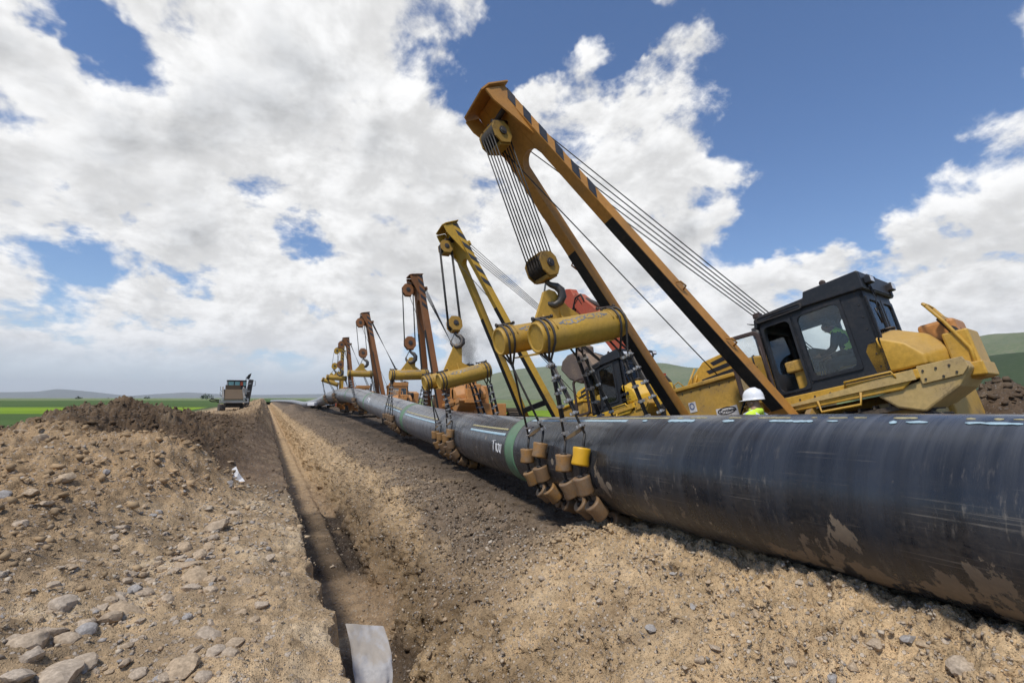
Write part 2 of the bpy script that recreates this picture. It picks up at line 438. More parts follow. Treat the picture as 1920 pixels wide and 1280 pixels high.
def stone_mat():
    m, t, b = new_mat('stone'); co = t.n.new('ShaderNodeTexCoord').outputs['Object']
    oi = t.n.new('ShaderNodeObjectInfo'); r = oi.outputs['Random']
    base = t.mix(r, (.48, .37, .25), (.50, .43, .35)); base = t.mix(t.math('GREATER_THAN', r, .90), base, (.40, .38, .36))
    n = t.noise(co, 4, 7, .65); n2 = t.noise(co, 30, 5, .6)
    c = t.mix(t.smooth(n, .35, .7), t.mix(1.0, base, (.70, .68, .66), 'MULTIPLY'), t.mix(1.0, base, (1.15, 1.13, 1.1), 'MULTIPLY'))
    geo = t.n.new('ShaderNodeNewGeometry')
    t.l.new(c, b.inputs['Base Color']); b.inputs['Roughness'].default_value = .95; b.inputs['Specular IOR Level'].default_value = .08
    t.l.new(t.bump(t.math('ADD', n, t.math('MULTIPLY', n2, .6)), .6, .007), b.inputs['Normal']); return m


M['stone'] = stone_mat()


def pebble_mat():
    m, t, b = new_mat('pebbles'); at = t.n.new('ShaderNodeAttribute'); at.attribute_name = 'soil'
    co = t.n.new('ShaderNodeTexCoord').outputs['Object']; n = t.noise(co, 40, 4, .6)
    t.l.new(t.mix(1.0, at.outputs[0], t.mix(n, (.75, .75, .75), (1.2, 1.2, 1.2)), 'MULTIPLY'), b.inputs['Base Color']); b.inputs['Roughness'].default_value = .95
    b.inputs['Specular IOR Level'].default_value = .06
    t.l.new(t.bump(n, .3, .003), b.inputs['Normal']); return m


M['pebble'] = pebble_mat()


def grass_mat(name, c0, c1, c2, scale=.02):
    m, t, b = new_mat(name); co = t.n.new('ShaderNodeTexCoord').outputs['Object']
    mp = t.vmath('MULTIPLY', co, (.4, 1.6, 1.0))
    a = t.noise(mp, scale, 8, .65); f = t.noise(co, scale * 40, 5, .7); g = t.noise(co, 6, 4, .7)
    c = t.mix(t.smooth(a, .40, .62), c0, c1); c = t.mix(t.math('MULTIPLY', t.smooth(f, .40, .70), .6), c, c2)
    c = t.mix(1.0, c, t.mix(g, (.7, .72, .7), (1.25, 1.25, 1.2)), 'MULTIPLY')
    t.l.new(c, b.inputs['Base Color']); b.inputs['Roughness'].default_value = .95; b.inputs['Specular IOR Level'].default_value = .1
    t.l.new(t.bump(t.math('ADD', f, g), .6, .15), b.inputs['Normal']); return m


M['grass_dark'] = grass_mat('grass_dark', (.058, .105, .028), (.08, .135, .036), (.10, .135, .05))
M['grass_bright'] = grass_mat('grass_bright', (.17, .27, .018), (.23, .33, .025), (.14, .22, .03))
M['grass_pale'] = grass_mat('grass_pale', (.15, .19, .075), (.19, .22, .10), (.11, .16, .06), .006)
M['hill_pale'] = grass_mat('hill_pale', (.115, .150, .075), (.16, .185, .10), (.24, .21, .15), .004)
M['hill_cloud_shadow'] = grass_mat('hill_cloud_shadow', (.040, .062, .030), (.052, .078, .036), (.07, .088, .045), .005)  # cloud shadow over the front hill, painted into its green
M['far_rock'] = grass_mat('far_rock', (.10, .12, .11), (.13, .14, .12), (.15, .15, .13), .0008)


# ------------------------------------------------------------------ ground: spoil bank, trench and work strip in one continuous surface
KEYS = {   # y along the trench -> cross-section (x, z)
    -8: [(-9, .5), (-5, 1.0), (-2, .6), (-.6, .25), (.62, .06), (.69, .0), (.80, -2), (1.85, -2), (2.6, -1.1), (3.5, -.15), (4.1, .28), (4.40, .46), (4.75, .46), (5.4, .46), (6.5, .25), (9, .5), (12, .8), (16, .2), (30, -.2)],
    3: [(-9, .7), (-5, 1.05), (-3, .95), (-1.5, .42), (-.8, .27), (0, .18), (.63, .06), (.70, .0), (.81, -2), (1.80, -2), (2.45, -1.15), (3.35, -.22), (4.05, .24), (4.36, .40), (4.75, .40), (5.3, .40), (6.5, .25), (8.2, .7), (9, 1.0), (12, 1.3), (16, .2), (30, -.2)],
    6: [(-10, .2), (-6, .9), (-3.6, 1.2), (-2.2, .86), (-1.5, .55), (-.8, .28), (0, .18), (.55, .05), (.61, .0), (.76, -2), (1.80, -2), (2.12, -1.2), (2.72, -.55), (3.95, -.02), (4.6, .12), (5.2, .12), (6.5, 0), (8, .3), (12, .3), (16, -.1), (30, -.2)],
    7.2: [(-10, .0), (-7, .7), (-4, 1.28), (-2.4, 1.0), (-1.6, .7), (-.8, .30), (0, .18), (.50, .05), (.56, .0), (.74, -2), (2.04, -2), (2.42, -1.2), (3.0, -.66), (3.9, -.36), (5, -.3), (7, -.3), (8, -.1), (12, -.1), (16, -.2), (30, -.25)],
    10: [(-10, .0), (-8, .0), (-6.2, .3), (-4.6, 1.05), (-3.6, 1.25), (-3, 1.28), (-1.8, 1.12), (-1.0, .66), (-.3, .25), (.46, .05), (.54, .0), (.72, -2), (2.24, -2), (2.58, -1.2), (3.20, -.46), (3.85, -.36), (5, -.34), (7, -.32), (12, -.25), (30, -.25)],
    15: [(-12, 0), (-8, .0), (-6.4, .35), (-5.2, .95), (-4.0, 1.42), (-3.4, 1.48), (-2.2, 1.26), (-1.2, .85), (-.3, .35), (.45, .06), (.55, .0), (.72, -2), (2.22, -2), (2.55, -1.2), (3.25, -.38), (3.8, -.32), (6, -.28), (12, -.22), (30, -.25)],
    22: [(-12, 0), (-9, .0), (-7.2, .5), (-6, .85), (-4.6, 1.30), (-2.6, 1.25), (-1.3, .88), (-.3, .5), (.38, .1), (.5, .0), (.68, -2), (2.22, -2), (2.55, -1.1), (3.28, -.33), (4, -.26), (8, -.2), (30, -.25)],
    32: [(-12, 0), (-8, .2), (-5, 1.0), (-3, .90), (-1.4, .90), (-.4, 1.05), (.36, .15), (.48, .0), (.66, -2), (2.22, -2), (2.55, -1.0), (3.2, -.30), (4, -.22), (8, -.2), (30, -.25)],
    46: [(-12, 0), (-7, .1), (-4.5, .7), (-2, .8), (-1.0, 1.05), (-.3, 1.45), (.35, .25), (.48, .0), (.66, -2), (2.1, -2), (2.4, -.8), (2.9, -.34), (4, -.2), (30, -.25)],
    70: [(-12, 0), (-7, .0), (-4.5, .3), (-2, 1.1), (-.5, 1.55), (.35, .3), (.48, .0), (.66, -2), (2.1, -2), (2.4, -.8), (2.9, -.3), (4, -.15), (30, -.2)],
    260: [(-12, 0), (-7, 0), (-4, .3), (-2, 1.0), (-.5, 1.3), (.35, .3), (.48, .0), (.66, -1.6), (2.1, -1.6), (2.5, -.6), (3, -.2), (4, -.1), (30, -.1)]}
KY = sorted(KEYS)


def base_z(x, y):
    """height of the undisturbed cross-section; x, y arrays of one shape"""
    z = np.zeros_like(x); w = np.zeros_like(x)
    for i, k in enumerate(KY):
        lo = KY[i - 1] if i else -1e9; hi = KY[i + 1] if i < len(KY) - 1 else 1e9
        t = np.where(y < k, np.clip((y - lo) / (k - lo), 0, 1), np.clip((hi - y) / (hi - k), 0, 1))
        if k == KY[0]: t = np.where(y <= k, 1, t)
        if k == KY[-1]: t = np.where(y >= k, 1, t)
        if not (t > 0).any(): continue
        X, Z = zip(*KEYS[k]); z += np.interp(x, X, Z) * t; w += t
    return z / np.maximum(w, 1e-6)


def gauss(x, y, cx, cy, rx, ry, h, a=0.0):
    c, s = math.cos(a), math.sin(a); u = (x - cx) * c + (y - cy) * s; v = -(x - cx) * s + (y - cy) * c
    return h * np.exp(-(u / rx) ** 2 - (v / ry) ** 2)


def lerp3(a, b, t): return a + (np.array(b, np.float32) - a) * t[..., None]


def terrain(x, y):
    z = base_z(x, y)
    # heaps of soil beyond the pipe, under and behind the near tractor, and small far mounds
    z += gauss(x, y, 11.6, 3.9, 1.0, .75, 1.15, .4) + gauss(x, y, 13.2, 3.6, 1.2, .8, .75) + gauss(x, y, 9.2, 3.4, 1.2, .7, .35) + gauss(x, y, 8.0, 4.4, .8, .9, .55) + gauss(x, y, 12.6, 8.5, 2.2, 2.5, .6)
    z += gauss(x, y, 5.2, 60, 1.6, 9, .55) + gauss(x, y, 4.2, 88, 1.2, 5, 1.0) + gauss(x, y, 5.5, 44, .9, 5, .28) + gauss(x, y, 4.6, 31, .8, 2.5, .22) + gauss(x, y, 6.6, 122, 2.0, 9, .55) + gauss(x, y, 11, 88, 3, 12, 1.1)
    z += gauss(x, y, -1.25, 9.7, .9, 1.2, .42) - gauss(x, y, -1.7, 12.3, 1.3, .9, .42) + gauss(x, y, -3.4, 15.8, 1.4, 1.8, .22) + gauss(x, y, -2.6, 18.0, 1.0, 2.0, .18) - gauss(x, y, -.55, 13.3, .55, 1.2, .30) - gauss(x, y, -2.4, 14.2, .7, .9, .22) + gauss(x, y, -3.2, 11.4, .8, 1.2, .18)
    left = 1 - sstep(.50, .66, x); wall = sstep(1.7, 2.2, x) * (1 - sstep(4.2, 5.2, x)); floor_ = sstep(.66, .8, x) * (1 - sstep(1.75, 2.0, x)); right = sstep(3.4, 4.6, x)
    heap = left * sstep(.45, 1.2, z); far = sstep(8, 14, y)
    n1 = fbm(x * .9, y * .9, oct=4); n2 = fbm(x * 3.2 + 5, y * 3.2, oct=4); n3 = fbm(x * 11, y * 11 + 3, oct=3); n4 = fbm(x * 34, y * 34, oct=2)
    rid = 1 - np.abs(fbm(x * 2.2 - 7, y * 2.2, oct=4)) * 2
    clod = np.maximum(0, n2) ** 1.4
    z += left * (.06 * n1 + .055 * n2 + .035 * n3 + .018 * n4) + heap * far * (.24 * n1 + .16 * rid * n1 + .26 * clod + .09 * n3 + .03 * n4) + heap * (1 - far) * (.08 * n2 + .045 * n3 + .015 * n4)
    z += floor_ * (.07 * n1 + .03 * n2 + .012 * n3)
    z += right * (.07 * n1 + .05 * n2 + .025 * n3 + .08 * clod * sstep(5, 9, y))
    # benches left by the digger on the trench floor, and a shallow wet hollow
    z += floor_ * (.22 * sstep(11.5, 12.4, y) - .16 * sstep(17.0, 19.5, y) * .6 + .14 * gauss(x, y, 1.3, 8.6, 1.2, .35, 1.0) - .16 * gauss(x, y, 1.45, 7.2, .5, .8, 1.0))
    # wall: the digger's teeth leave gullies, the gravel stands proud
    gull = fbm(y * 1.1, z * .7 + 9, oct=3)
    dxw = wall * (.26 * gull + .14 * fbm(y * 4.0, z * 4.0, oct=4) + .075 * fbm(y * 14.0, z * 14.0, oct=3) + .034 * fbm(y * 40, z * 40, oct=2) + .05 * np.abs(np.sin(y * 10 + z * 1.2 + 3 * gull)) * sstep(-.1, .25, fbm(y * .8 + 4, z * .9, oct=2)))
    z2 = z + wall * (.055 * n2 + .06 * n3 + .032 * n4)
    steep = sstep(.5, .6, x) * (1 - sstep(.74, .82, x))
    dxl = steep * (.07 * fbm(y * 2.5, z * 2.0, oct=4)) + np.maximum(left * sstep(.1, .5, x), steep) * (.10 * fbm(y * 1.7, y * 0 + 3.3, oct=4) + .05 * fbm(y * 8, y * 0 + 1.3, oct=3))
    return x + dxw + dxl, z2


def soil_colour(x, y, z):
    shp = x.shape; c = np.zeros(shp + (3,), np.float32)
    n = fbm(x * .7, y * .7 + 31, oct=5); n2 = fbm(x * 2.3 + 11, y * 2.3, oct=4); n3 = fbm(y * 2.0, z * 2.0 + 5, oct=4)
    sand = np.array((.375, .285, .185), np.float32); c[:] = sand
    c = lerp3(c, (.44, .355, .25), sstep(.05, .5, n2))                                      # dry pale sand and gravel
    left = 1 - sstep(.55, .7, x)
    c = lerp3(c, (.31, .225, .14), left * sstep(.3, .8, z + .25 * n))                       # brown spoil on the heap
    c = lerp3(c, (.100, .070, .046), left * sstep(10.6, 13.0, y + 2.6 * n) * sstep(-.05, .25, z + .3 * n2) * (1 - .75 * sstep(26, 40, y)))  # dark topsoil heap
    c = lerp3(c, (.36, .27, .175), left * sstep(30, 44, y + 3 * n) * .7)
    c = lerp3(c, (.13, .095, .07), left * sstep(-.9, -.2, x) * sstep(9.3, 11.0, y + n) * (1 - sstep(24, 34, y)) * .8)
    c = lerp3(c, (.19, .145, .10), left * sstep(.0, .5, -n2) * .55)
    # right bank: dark stripped topsoil above, sandy subsoil in the wall
    right = sstep(1.9, 2.3, x)
    sh_ = sstep(9.0, 13.0, y); top = right * sstep(-1.0 + .48 * sh_, -.45 + .16 * sh_, z + (.30 - .14 * sh_) * n3 + .10 * n2) * sstep(5.4, 7.4, y + .8 * n)
    c = lerp3(c, (.43, .325, .205), right * (1 - sstep(20, 60, y)) * .6)
    c = lerp3(c, (.145, .115, .09), top * .92)
    c = lerp3(c, (.075, .060, .048), sstep(3.9, 5.4, x + .6 * n) * sstep(6.5, 9, y))
    c = lerp3(c, (.16, .125, .09), sstep(4.6, 5.6, x + .3 * n) * (1 - sstep(5, 7.5, y)))
    c = lerp3(c, (.085, .062, .045), sstep(6.5, 8, x) * (1 - sstep(8, 11, y)) * sstep(-.5, .5, n2 + .5))
    c = lerp3(c, (.15, .115, .085), sstep(3.5, 5, x) * sstep(.1, .5, n) * sstep(10, 14, y) * .6)
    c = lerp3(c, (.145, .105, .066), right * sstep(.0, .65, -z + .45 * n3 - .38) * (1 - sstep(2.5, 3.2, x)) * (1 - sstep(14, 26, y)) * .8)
    c = lerp3(c, (.22, .165, .115), right * sstep(.1, .6, n3) * (1 - sstep(-.5, 0, z)) * .55)
    # trench floor
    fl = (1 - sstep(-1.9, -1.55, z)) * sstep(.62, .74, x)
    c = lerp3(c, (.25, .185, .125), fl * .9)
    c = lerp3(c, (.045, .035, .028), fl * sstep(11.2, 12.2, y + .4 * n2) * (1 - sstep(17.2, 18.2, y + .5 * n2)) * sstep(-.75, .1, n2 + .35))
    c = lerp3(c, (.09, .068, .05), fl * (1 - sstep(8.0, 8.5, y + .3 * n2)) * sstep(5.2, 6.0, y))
    c = lerp3(c, (.42, .34, .25), fl * np.exp(-((x - 1.25 - .2 * n2) / .35) ** 2 - ((y - 6.9) / .45) ** 2) * .9)
    c = lerp3(c, (.40, .32, .23), fl * np.exp(-((x - 1.3) / .6) ** 2 - ((y - 8.55) / .22) ** 2) * .8)
    c = lerp3(c, (.40, .30, .19), (1 - sstep(-.6, -.2, z)) * sstep(.6, .72, x) * (1 - sstep(3, 3.4, x)) * sstep(20, 28, y) * .8)
    c *= (1 + .22 * fbm(x * 6, y * 6 + z * 5, oct=4))[..., None] * (1 + .14 * n)[..., None]
    c *= np.array((1.21, 1.165, 1.08), np.float32)
    return np.clip(c, .015, .62)


xs = np.concatenate([np.linspace(-12, -5, 70, endpoint=False), np.linspace(-5, .46, 260, endpoint=False), np.linspace(.46, .80, 26, endpoint=False), np.linspace(.80, 1.8, 40, endpoint=False),
                     np.linspace(1.8, 4.6, 225, endpoint=False), np.linspace(4.6, 8, 80, endpoint=False), np.linspace(8, 14, 80, endpoint=False), np.linspace(14, 30, 40)])
ys = np.concatenate([np.linspace(-8, 1.0, 50, endpoint=False), 1.0 * np.exp(np.linspace(0, math.log(260), 860))])
GX, GY = np.meshgrid(xs, ys)
TX, TZ = terrain(GX, GY)
edge = np.minimum(sstep(-12, -9.5, GX), 1 - sstep(22, 30, GX))
TZ = TZ * edge + (-.22) * (1 - edge)
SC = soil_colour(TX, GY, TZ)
GRASSY = (1 - sstep(-9.5, -7.0, TX + 1.2 * fbm(TX * .5, GY * .5, oct=3))) * (1 - sstep(.15, .4, TZ))
GRASSY = np.maximum(GRASSY, sstep(15.5, 18.5, TX + 1.5 * fbm(TX * .3, GY * .3, oct=3)))
SC = lerp3(SC, (.055, .095, .03), GRASSY)


def grid_piece(name, i0, i1):
    X, Y, Z, Cc = TX[:, i0:i1], GY[:, i0:i1], TZ[:, i0:i1], SC[:, i0:i1]
    nr, nc = X.shape; co = np.stack([X, Y, Z], -1).reshape(-1, 3).astype(np.float32)
    a = (np.arange(nr - 1)[:, None] * nc + np.arange(nc - 1)[None, :]).ravel()
    q = np.stack([a, a + 1, a + nc + 1, a + nc], 1).astype(np.int32)
    me = bpy.data.meshes.new(name); me.vertices.add(len(co)); me.vertices.foreach_set('co', co.ravel())
    me.loops.add(q.size); me.loops.foreach_set('vertex_index', q.ravel()); me.polygons.add(len(q)); me.polygons.foreach_set('loop_start', np.arange(0, q.size, 4, dtype=np.int32))
    me.polygons.foreach_set('use_smooth', np.ones(len(q), bool)); me.update(calc_edges=True)
    at = me.color_attributes.new('soil', 'FLOAT_COLOR', 'POINT'); cc = np.ones((len(co), 4), np.float32); cc[:, :3] = Cc.reshape(-1, 3); at.data.foreach_set('color', cc.ravel())
    me.materials.append(M['soil']); o = bpy.data.objects.new(name, me); COL.objects.link(o); return tag(o, kind='structure')


iL, iR = int(np.searchsorted(xs, .60)), int(np.searchsorted(xs, 3.4))
spoil = grid_piece('spoil_bank', 0, iL + 1); tag(spoil, 'brown bank of dug soil and stones left of the trench', None)
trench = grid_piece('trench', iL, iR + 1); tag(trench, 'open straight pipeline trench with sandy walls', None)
strip = grid_piece('work_strip', iR, len(xs)); tag(strip, 'dark bare soil strip under the pipe and machines', None)


def ground_at(x, y):
    j = min(max(int(np.searchsorted(ys, y)), 0), len(ys) - 1); i = int(np.argmin(np.abs(TX[j] - x))); return float(TZ[j, i])


# ------------------------------------------------------------------ fields, hills, far mountains
def quad_sheet(name, pts, mat, label, n=24):
    mb = MB(); a, b, c, d = [Vector(p) for p in pts]; P = []
    for i in range(n + 1):
        for j in range(n + 1):
            s, t_ = i / n, j / n; p = (a * (1 - s) + b * s) * (1 - t_) + (d * (1 - s) + c * s) * t_; P.append(p)
    mb.add(P, [(i * (n + 1) + j, (i + 1) * (n + 1) + j, (i + 1) * (n + 1) + j + 1, i * (n + 1) + j + 1) for i in range(n) for j in range(n)], True)
    o = mb.build(name, mat, fix=False); return tag(o, label, kind='structure')


def Fp(d, r, z):   # d metres ahead of the camera, r metres to its right
    f = Vector((math.sin(YAW), math.cos(YAW), 0)); return f * d + RT * r + Vector((0, 0, z))


Z0 = -.30
quad_sheet('ground', [(-9000, -3000, Z0 - .30), (9000, -3000, Z0 - .30), (9000, 14000, Z0 - .30), (-9000, 14000, Z0 - .30)], M['grass_pale'], 'pale green plain reaching to the horizon', 2).location.z = -1.95
fl_ = [('grass_field', (-9.0, -14), 66, M['grass_dark'], 'dark green crop field left of the spoil bank'), ]


def field(name, d0, d1, r0, r1, z, mat, label, s0=0., s1=0.):
    return quad_sheet(name, [Fp(d0, r0, z) + Vector((0, 0, 0)), Fp(d0 + s0, r1, z), Fp(d1 + s1, r1, z), Fp(d1, r0, z)], mat, label, 6)


# left of the corridor: the sheets start at the foot of the spoil bank
def left_field(name, d0, d1, z, mat, label):
    ex = lambda d: None
    def edge_pt(d):   # where the line d metres ahead meets x = -9.6
        r = (-9.6 - math.sin(YAW) * d) / math.cos(YAW); return Fp(d, r, z)
    far = -1.4 * d1 - 60
    return quad_sheet(name, [Fp(d0, far, z), edge_pt(d0), edge_pt(d1), Fp(d1, far, z)], mat, label, 6)


left_field('grass_field', -12, 62, -.10, M['grass_dark'], 'dark green crop field next to the spoil bank')
left_field('grass_field', 62, 104, -.10, M['grass_bright'], 'bright yellow green strip of crop beyond the dark field')
left_field('grass_field', 104, 330, -.10, M['grass_dark'], 'far dark green crop field below the mountains')
left_field('grass_field', 330, 900, -.10, M['grass_pale'], 'farthest pale green field on the left')


def right_field(name, y0, y1, x1, z, mat, label): return quad_sheet(name, [(28, y0, z), (x1, y0, z), (x1, y1, z), (28, y1, z)], mat, label, 6)


right_field('grass_field', -40, 46, 900, -.16, M['grass_dark'], 'green field on the right behind the nearest tractor')
right_field('grass_field', 46, 70, 900, -.16, M['grass_bright'], 'light green strip on the right across the plain')
right_field('grass_field', 70, 300, 900, -.16, M['grass_pale'], 'pale green field on the right below the hills')
quad_sheet('grass_field', [(-9.6, 258, -.12), (28, 258, -.12), (28, 900, -.12), (-9.6, 900, -.12)], M['grass_dark'], 'dark green field beyond the far end of the trench', 6)


def ridge(name, crest, mat, label, depth_f, depth_b, seed, rough=.10, nz=40):
    """a hill range: crest is a list of (photo x, photo y, distance); slopes run down towards and away from the viewer"""
    pts = []
    for px, py, dist in crest:
        d = ray(px, py); d = d / math.hypot(d.x, d.y); pts.append(CAM + d * dist)
    fine = []
    for a, b in zip(pts[:-1], pts[1:]):
        k = max(4, int((b - a).length / 18)); fine += [a.lerp(b, i / k) for i in range(k)]
    fine.append(pts[-1]); m = len(fine); A = np.array([tuple(p) for p in fine])
    for _ in range(6): A[1:-1] = (A[:-2] + 2 * A[1:-1] + A[2:]) / 4
    rad = np.stack([A[:, 0], A[:, 1]], 1); rad /= np.linalg.norm(rad, axis=1)[:, None]
    t = np.concatenate([np.linspace(-1, 0, nz, endpoint=False), np.linspace(0, 1, nz // 2)])
    off = np.where(t < 0, t * depth_f, t * depth_b)
    X = A[:, 0][:, None] + rad[:, 0][:, None] * off; Y = A[:, 1][:, None] + rad[:, 1][:, None] * off
    pro = (.5 + .5 * np.cos(np.pi * np.abs(t))) ** 1.05
    g = 60.0 if depth_f > 200 else 25.0
    nn = fbm(X / (g * 4) + seed, Y / (g * 4), oct=5); rr = 1 - 2 * np.abs(fbm(X / (g * 6) + seed + 9, Y / (g * 6), oct=4))
    H = A[:, 2][:, None] + 2
    Z = -2 + H * pro + H * rough * (nn + .8 * rr - .5) * (1 - (1 - np.abs(t)) ** 6) * np.minimum(1, (1 - np.abs(t)) * 4)
    k = len(t); P = np.stack([X, Y, Z], -1).reshape(-1, 3); mb = MB()
    mb.add(P.tolist(), [(i * k + j, (i + 1) * k + j, (i + 1) * k + j + 1, i * k + j + 1) for i in range(m - 1) for j in range(k - 1)], True)
    return tag(mb.build(name, mat, fix=False), label, kind='structure')


ridge('hills', [(820, 738, 2600), (880, 716, 2500), (930, 700, 2300), (985, 690, 2200), (1040, 686, 2100), (1120, 688, 2000), (1190, 687, 2000), (1250, 684, 1900), (1300, 694, 1900), (1350, 690, 1900), (1420, 674, 1800),
                (1560, 660, 1800), (1700, 648, 1700), (1790, 641, 1700), (1850, 633, 1600), (1920, 627, 1600), (2100, 625, 1500), (2500, 650, 1500)], M['hill_pale'], 'pale green range of rolling hills behind the machines', 1100, 500, 3.0, .16)
ridge('hills', [(1560, 742, 620), (1680, 716, 620), (1760, 692, 600), (1830, 671, 560), (1920, 661, 540), (2080, 655, 520), (2500, 690, 520)], M['hill_cloud_shadow'], 'green hill painted dark as under a cloud at the right edge in front of the pale range', 300, 260, 8.0, .05)
ridge('mountains', [(-300, 738, 9000), (0, 735, 9000), (70, 734, 9000), (105, 729, 9000), (125, 730, 9000), (180, 735, 9000), (240, 742, 9000), (300, 738, 9500), (350, 735, 9500), (400, 738, 9500), (480, 740, 9500), (620, 738, 9500), (760, 739, 9000)],
      M['far_rock'], 'low blue far mountains on the left horizon', 1600, 900, 5.0, .10)


# ------------------------------------------------------------------ the pipe
PIPE = [(-9, 4.70, 1.20), (-4, 4.72, 1.17), (0, 4.77, 1.14), (2, 4.79, 1.11), (3.7, 4.77, 1.05), (5.4, 4.86, .98), (7, 5.08, .91), (9.7, 5.45, .80), (13.8, 5.92, .74), (20, 6.20, .86), (27, 6.50, 1.20), (35, 6.88, 1.56), (43, 7.28, 1.95), (50, 7.52, 2.16),
        (56, 7.62, 2.22), (63, 7.55, 2.12), (72, 7.65, 1.75), (84, 7.75, 1.15), (100, 7.6, .62), (117, 7.9, .38), (140, 8.7, .26), (170, 8.3, .48), (200, 7.6, .42), (240, 5.2, .30), (275, 3.0, .0)]
PR = 0.71
_py = np.array([p[0] for p in PIPE], float); _px = np.array([p[1] for p in PIPE]); _pz = np.array([p[2] for p in PIPE])


def hermite(yq, xs_, fs_):
    m = np.gradient(fs_, xs_); i = np.clip(np.searchsorted(xs_, yq) - 1, 0, len(xs_) - 2); h = xs_[i + 1] - xs_[i]; t = (yq - xs_[i]) / h
    return (2 * t ** 3 - 3 * t ** 2 + 1) * fs_[i] + (t ** 3 - 2 * t ** 2 + t) * h * m[i] + (-2 * t ** 3 + 3 * t ** 2) * fs_[i + 1] + (t ** 3 - t ** 2) * h * m[i + 1]


def pipe_c(y):
    y = np.asarray(y, float); return np.stack([hermite(y, _py, _px), y, hermite(y, _py, _pz)], -1)


def pipe_frame(y):
    c = pipe_c(y); d = pipe_c(y + .05) - pipe_c(y - .05); d = Vector(d).normalized()
    e = Vector((d.y, -d.x, 0)).normalized(); g = e.cross(d); return Vector(c), d, e, g            # e to the right, g up


def pipe_pt(y, deg, off=0.0):
    """deg: 0 = right side, 90 = top, 180 = trench side, 270 = underside"""
    c, d, e, g = pipe_frame(y); a = R(deg); return c + (e * math.cos(a) + g * math.sin(a)) * (PR + off)


def pipe_shell(name, y0, y1, a0, a1, off, mat, parent, ny=None, na=None, thick=.006, jag=0.0, seed=0):
    ny = ny or max(2, int((y1 - y0) / .12)); na = na or max(2, int(abs(a1 - a0) / 4)); mb = MB(); rr = random.Random(seed); full = abs(a1 - a0) >= 359.9
    yy = np.linspace(y0, y1, ny + 1); P = []
    for k, y in enumerate(yy):
        c, d, e, g = pipe_frame(y); j0, j1 = (rr.uniform(-jag, jag), rr.uniform(-jag, jag)) if jag else (0, 0)
        if jag and k in (0, ny): j0, j1 = (a1 - a0) * .30, -(a1 - a0) * .25
        for i in range(na + 1):
            a = R((a0 + j0) + ((a1 + j1) - (a0 + j0)) * i / na); P.append(c + (e * math.cos(a) + g * math.sin(a)) * (PR + off))
    k = na + 1; F = [(i * k + j, i * k + j + 1, (i + 1) * k + j + 1, (i + 1) * k + j) for i in range(ny) for j in range(na)]
    mb.add(P, F, True); o = mb.build(name, mat, parent, fix=True)
    s = o.modifiers.new('solid', 'SOLIDIFY'); s.thickness = thick; s.offset = -1; return o


